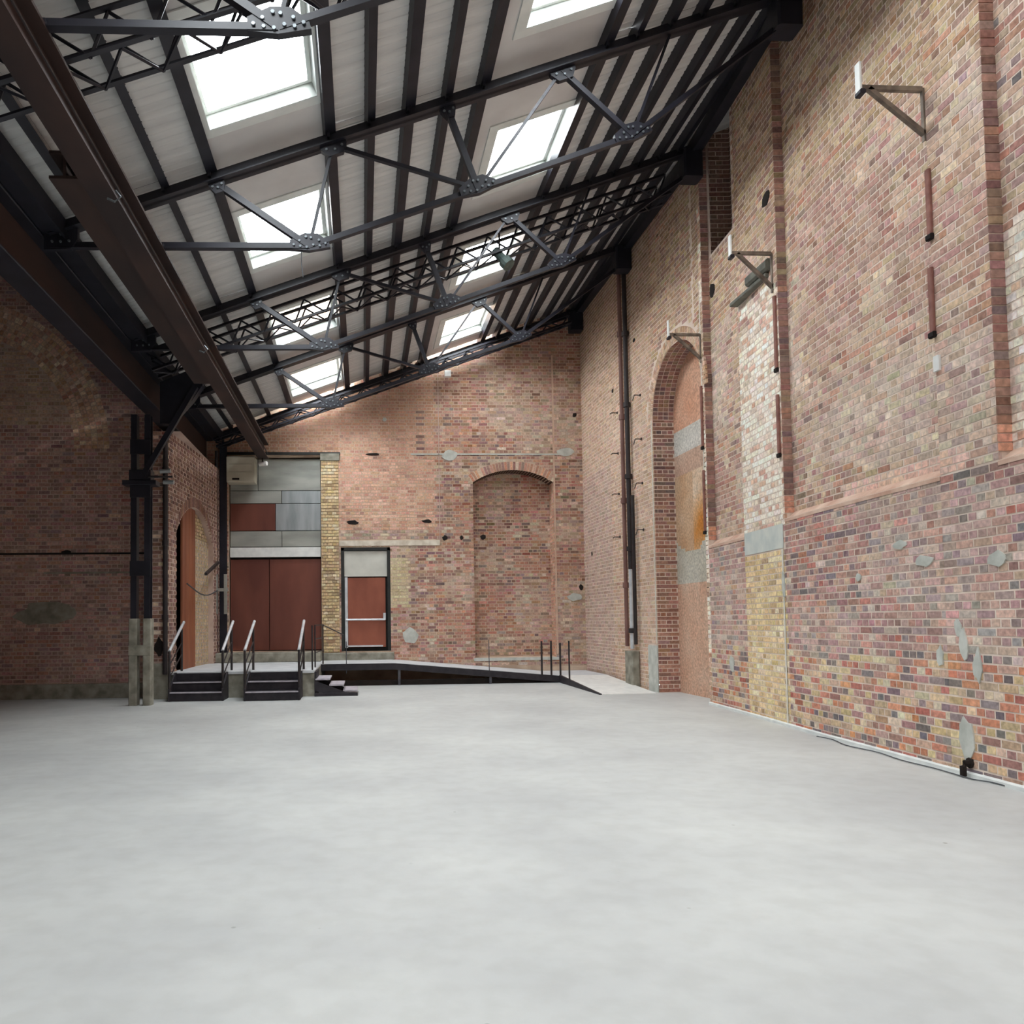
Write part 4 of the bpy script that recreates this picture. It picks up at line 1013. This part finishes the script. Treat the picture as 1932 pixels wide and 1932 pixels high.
stair(-3.80, -2.74, 16.35, 16.93, 'left black three step stair with steel handrails, beside the arched doorway')
stair(-2.32, -1.24, 16.2, 16.93, 'right black three step stair with bright handrails, in front of the tall brown doors')
# side stair descending to the right off the end of the platform
t = thing('side_stair', 'small dark stair descending to the right at the end of the platform', 'stair', 'short black stairs')
ys0, ys1 = 16.95, 18.0
for k, (xa, z) in enumerate(((-.98, .36), (-.70, .24), (-.42, .12))):
    MB().bbox((xa, ys0, z - .03), (xa + .30, ys1, z), .005).build('tread', M['nosing'], t)
s = MB(); pts = [(-1.0, 0), (-.16, 0), (-.16, .06), (-1.0, .06)]
for y in (ys0 - .02, ys1):
    s = MB(); pts = [(-1.0, .12), (-1.0, .30), (-.94, .30), (-.20, .02), (-.20, 0), (-.60, 0)]; n_ = len(pts)
    s.poly([(x, yy, z) for yy in (y, y + .02) for x, z in pts], [tuple(range(n_)), tuple(range(2 * n_ - 1, n_ - 1, -1))] + [(k, n_ + k, n_ + (k + 1) % n_, (k + 1) % n_) for k in range(n_)])
    s.build('stringer', M['stair'], t)
MB().bbox((-1.0, ys0 - .03, 0), (-.12, ys0, .07), .005).build('base_rail', M['stair'], t)
MB().bbox((-1.0, ys0 + .01, 0), (-.96, ys1, .5), .005).build('end_plate', M['stair'], t)
base_at(t, (-.6, 17.4, 0))
# railing posts at the end of the platform
t = thing('railing', 'thin dark rails and posts at the right end of the platform', 'railing')
for (x, y, z0, z1) in ((-1.05, 17.1, PZ, 1.45), (-1.05, 18.1, PZ, 1.45), (-.95, 19.6, PZ, 1.45)): MB().tube([(x, y, z0), (x, y, z1)], .018, 6).build('post', M['pipe_dark'], t)
for z in (1.45, 1.15, .85): MB().tube([(-1.05, 18.1, z), (-.95, 19.6, z)], .012, 6).build('rail', M['pipe_dark'], t)
MB().tube([(-.95, 19.6, 1.45), (-.45, 19.6, 1.2)], .015, 6).build('rail', M['pipe_dark'], t)
base_at(t, (-1.05, 18.0, PZ))

rp = thing('ramp', 'long low grey ramp along the back wall, turning down at the right corner', 'ramp')
RY0 = 19.55; X0, X1_, X2, X3 = -1.0, .75, 4.72, 5.86; ZL = .17
def slab(pts_xz, y0, y1, th, nm, mat):
    s = MB(); top = pts_xz; bot = [(x, z - th) for x, z in reversed(pts_xz)]; pts = top + bot; n_ = len(pts)
    s.poly([(x, y, z) for y in (y0, y1) for x, z in pts], [tuple(range(n_)), tuple(range(2 * n_ - 1, n_ - 1, -1))] + [(k, n_ + k, n_ + (k + 1) % n_, (k + 1) % n_) for k in range(n_)])
    return s.build(nm, M[mat], rp)
slab([(X0, PZ), (X1_, PZ), (X2, ZL)], RY0, BACK - .03, .03, 'deck', 'deck')
slab([(X0, PZ - .01), (X1_, PZ - .01), (X2, ZL - .01)], RY0 - .03, RY0, .15, 'edge_beam', 'stair')
MB().box((X2, RY0, ZL - .03), (X3, BACK - .03, ZL)).build('landing', M['deck'], rp)
s = MB(); s.poly([(X2 + .02, RY0, ZL), (X3, RY0, ZL), (X3, 16.2, .012), (X2 + .02, 16.2, .012), (X2 + .02, RY0, ZL - .03), (X3, RY0, ZL - .03), (X3, 16.2, 0), (X2 + .02, 16.2, 0)],
                 [(3, 2, 1, 0), (4, 5, 6, 7), (0, 1, 5, 4), (1, 2, 6, 5), (2, 3, 7, 6), (3, 0, 4, 7)])
s.build('lower_deck', M['white_plate'], rp)
s = MB(); pts = [(RY0, ZL + .01), (16.2, .02), (16.2, 0), (RY0, 0)]
s.poly([(x, y, z) for x in (X2 - .03, X2 + .02) for y, z in pts], [(0, 1, 2, 3), (7, 6, 5, 4)] + [(k, 4 + k, 4 + (k + 1) % 4, (k + 1) % 4) for k in range(4)]); s.build('edge_beam', M['stair'], rp)
MB().box((X0, RY0 + .05, .0), (X2, RY0 + .08, .12)).build('back_skirt', M['near_black_fill'], rp)
for x in (.82, 3.0): MB().bbox((x, RY0 - .01, 0), (x + .06, RY0 + .05, PZ - .12 if x < 1 else .25), .005).build('leg', M['steel_grey'], rp)
for x, z0, z1 in ((X2 - .45, .2, 1.0), (X2 - .22, .18, 1.0), (X2, 0, .95)): MB().tube([(x, RY0 - .015, z0), (x, RY0 - .015, z1)], .024, 6).build('post', M['pipe_dark'], rp)
MB().tube([(X2 - .02, 18.6, 0), (X2 - .02, 18.6, 1.02)], .02, 6).build('post', M['pipe_dark'], rp)
for x in (X0 + .6, 3.0): MB().tube([(x, RY0 - .015, .3), (x, RY0 - .015, 1.05)], .01, 6).build('post', M['steel_grey'], rp)
base_at(rp, (2, 20, 0))

# ================================================================== THINGS ON THE RIGHT WALL
def wallpt(y, z, w): return mapR(w)(y, z)[0]
def bracket(y, z, arm, drop, plate, label, dz=0):
    t = thing('wall_bracket', label, 'bracket', 'triangular arms on the right wall')
    a = wallpt(y, z, .02); b = a + Vector((-arm, 0, .0)); c = wallpt(y, z - drop, .02)
    for nm, p, q_, w in (('arm', a, b, .045), ('brace', c, b + Vector((.08, 0, 0)), .045), ('wall_bar', wallpt(y, z + .03, .02), wallpt(y, z - drop - .06, .02), .04)):
        MB().extrude(L_PROF(w, .010), p, q_, up=(0, 1, 0) if nm == 'wall_bar' else (0, 0, 1)).build(nm, M['arm'], t)
    MB().bbox(b + Vector((-.02, -.02, -.05)), b + Vector((.008, plate * .5, .0)) + Vector((0, 0, .27)), .006).build('end_plate', M['white_plate'], t)
    MB().bbox(b + Vector((-.03, -.04, -.07)), b + Vector((.03, .05, -.02)), .01).build('end_clip', M['steel'], t)
    base_at(t, tuple(wallpt(y, z - drop, 0)))
bracket(7.62, 6.72, .64, .45, .12, 'nearest of three triangular iron arms with an upright white plate, high on the right wall')
bracket(11.05, 6.62, .58, .48, .10, 'middle triangular iron arm with white plate, beside the grey lintel on the right wall')
bracket(14.0, 6.50, .56, .42, .08, 'farthest triangular iron arm with white plate, over the tall blocked arch')
# vertical iron straps
for y, z0, z1, lab in ((7.60, 5.22, 5.90, 'upper red brown iron strap below the nearest triangular arm'), (7.62, 4.25, 4.92, 'lower red brown iron strap below the nearest triangular arm'),
                       (11.0, 4.95, 6.0, 'upper iron strap on the edge of the cream painted pier'), (11.0, 3.75, 4.6, 'lower iron strap on the edge of the cream painted pier'),
                       (14.02, 4.5, 5.6, 'upper iron strap beside the tall arch'), (14.02, 3.0, 4.1, 'lower iron strap beside the tall arch')):
    t = thing('iron_strap', lab, 'strap', 'iron straps on the right wall')
    a = wallpt(y, z0, 0); b = wallpt(y, z1, 0)
    MB().bbox(a + Vector((-.035, -.03, 0)), b + Vector((0, .03, 0)), .008).build('bar', M['iron_rust'], t)
    MB().bbox(a + Vector((-.045, -.035, -.03)), a + Vector((0, .035, .03)), .01).build('foot', M['near_black_fill'], t)
    base_at(t, tuple(a))
# grey lintel with a rail below it on the cream pier
t = thing('wall_shelf', 'weathered grey timber lintel and thin rail projecting above the cream painted pier', 'lintel')
MB().bbox(wallpt(11.12, 6.44, 0) + Vector((-.08, 0, 0)), wallpt(11.75, 6.60, 0) + Vector((.0, 0, 0)), .03).build('lintel', M['lintel_grey'], t)
MB().bbox(wallpt(11.2, 6.37, 0) + Vector((-.05, 0, 0)), wallpt(12.35, 6.43, 0) + Vector((.0, 0, 0)), .01).build('rail', M['lintel_grey'], t)
base_at(t, tuple(wallpt(11.5, 6.34, 0)))
# white block
t = MB().bbox(wallpt(7.58, 3.86, RD) + Vector((-.03, -.03, 0)), wallpt(7.64, 4.04, RD) + Vector((0, .03, 0)), .006)
tag(MB().bbox(wallpt(7.57, 3.88, 0) + Vector((-.03, -.03, 0)), wallpt(7.62, 4.03, 0) + Vector((.0, .0, 0)), .006).build('junction_box', M['white_plate']), 'small white box on the right wall below the iron straps', 'box')
# drain pipes in the far part
t = thing('drain_pipe', 'thick red brown vertical pipe on the far part of the right wall', 'pipe', 'vertical pipes on the right wall')
MB().tube([wallpt(18.05, .9, .09), wallpt(18.05, 9.4, .09)], .045, 10).build('pipe', M['pipe_red'], t)
for z in (2.2, 4.1, 6.0, 7.9): MB().tube([wallpt(18.05, z, .09), wallpt(18.05, z + .12, .09)], .07, 10).build('collar', M['pipe_red'], t)
base_at(t, tuple(wallpt(18.05, .9, 0)))
t = thing('drain_pipe', 'black vertical pipe beside the red brown one, white at its foot', 'pipe', 'vertical pipes on the right wall')
MB().tube([wallpt(17.72, 2.6, .09), wallpt(17.72, 9.2, .09)], .052, 10).build('pipe', M['pipe_dark'], t)
MB().tube([wallpt(17.72, .85, .09), wallpt(17.72, 2.6, .09)], .045, 10).build('foot_pipe', M['stainless'], t)['label'] = 'white lower length'
MB().tube([wallpt(17.5, .95, .09), wallpt(17.5, 4.2, .09)], .04, 10).build('side_pipe', M['pipe_dark'], t)
for z in (1.2, 3.0, 4.6, 6.2, 7.8): MB().tube([wallpt(17.72, z, .09), wallpt(17.72, z + .1, .09)], .08, 10).build('collar', M['pipe_dark'], t)
base_at(t, tuple(wallpt(17.72, .85, 0)))
t = MB().bbox(wallpt(17.5, 0, .18), wallpt(18.0, .80, -.0), .02)
tag(t.build('plinth_block', M['concrete']), 'rough grey concrete block at the foot of the vertical pipes', 'block')
for k, z in enumerate((3.4, 4.4, 5.35, 6.3)):
    for j, yy in enumerate((17.1, 18.6)):
        o = thing('cable_hook', 'small dark iron hook on the %s of the vertical pipes, %s' % (['right', 'left'][j], ['lowest of four', 'second from the bottom', 'third from the bottom', 'highest of four'][k]), 'hook', 'small hooks beside the vertical pipes')
        MB().tube([wallpt(yy, z, 0), wallpt(yy, z, .14), wallpt(yy, z - (.12 if j == 0 else .03), .18)], .012, 5).build('bar', M['pipe_dark'], o)
        MB().tube([wallpt(yy, z, 0), wallpt(yy, z, .02)], .03, 6).build('rose', M['pipe_dark'], o)
        base_at(o, tuple(wallpt(yy, z, 0)))
# floodlight on the lattice girder
t = thing('floodlight', 'grey green floodlight hanging from the lattice girder by the right rooflights', 'lamp')
fx, fy = 2.50, 14.3; fz = roof(fx) - .45
MB().tube([(fx, fy, fz + .42), (fx, fy, fz + .1)], .018, 6).build('stem', M['pipe_dark'], t)
b_ = MB(); cen = Vector((fx + .02, fy, fz - .02)); ax = Vector((.28, -.2, -.42)).normalized()
b_.tube([cen - ax * .17, cen - ax * .08, cen + ax * .12, cen + ax * .17], .08, 12); b_.build('lamp_body', M['lamp_body'], t)
b_ = MB(); b_.tube([cen + ax * .12, cen + ax * .26], .115, 12); b_.build('lamp_hood', M['lamp_body'], t)
MB().tube([cen + Vector((.09, 0, 0)), (fx, fy, fz + .12), cen - Vector((.09, 0, 0))], .012, 6).build('yoke', M['pipe_dark'], t)
base_at(t, (fx, fy, fz + .4))
# small white things on the back truss
t = thing('white_conduit', 'thin white pipe along the farthest truss above the back wall', 'pipe')
MB().tube([(2.2, 21.0, roof(2.2) - .25), (2.5, 21.0, roof(2.5) - .16), (4.4, 21.0, roof(4.4) - .22)], .018, 6).build('pipe', M['stainless'], t)
MB().bbox((2.18, 20.95, roof(2.2) - .52), (2.34, 21.1, roof(2.2) - .36), .01).build('junction_box', M['white_plate'], t)
base_at(t, (2.2, 21, roof(2.2) - .3))
# cable along the foot of the right wall, and the dark stub it enters
pts = []
for k in range(22):
    y = 6.9 + (10.0 - 6.9) * k / 21; pts.append((xr(y) - .10 - .05 * math.sin(k * .9) * (k / 21) + (.07 if k < 2 else 0), y, .012))
tag(MB().tube(pts, .006, 6).build('floor_cable', M['cable']), 'thin dark cable lying along the foot of the right wall', 'cable')
t = thing('pipe_stub', 'short dark pipe stub low on the right wall where the floor cable ends', 'pipe')
MB().tube([wallpt(7.36, .13, -.02), wallpt(7.36, .13, .06), wallpt(7.36, .10, .075), wallpt(7.36, .01, .075)], .028, 8).build('elbow', M['near_black_fill'], t)
MB().tube([wallpt(7.36, .13, .0), wallpt(7.36, .13, .02)], .05, 8).build('flange', M['near_black_fill'], t)
base_at(t, tuple(wallpt(7.36, 0, 0)))
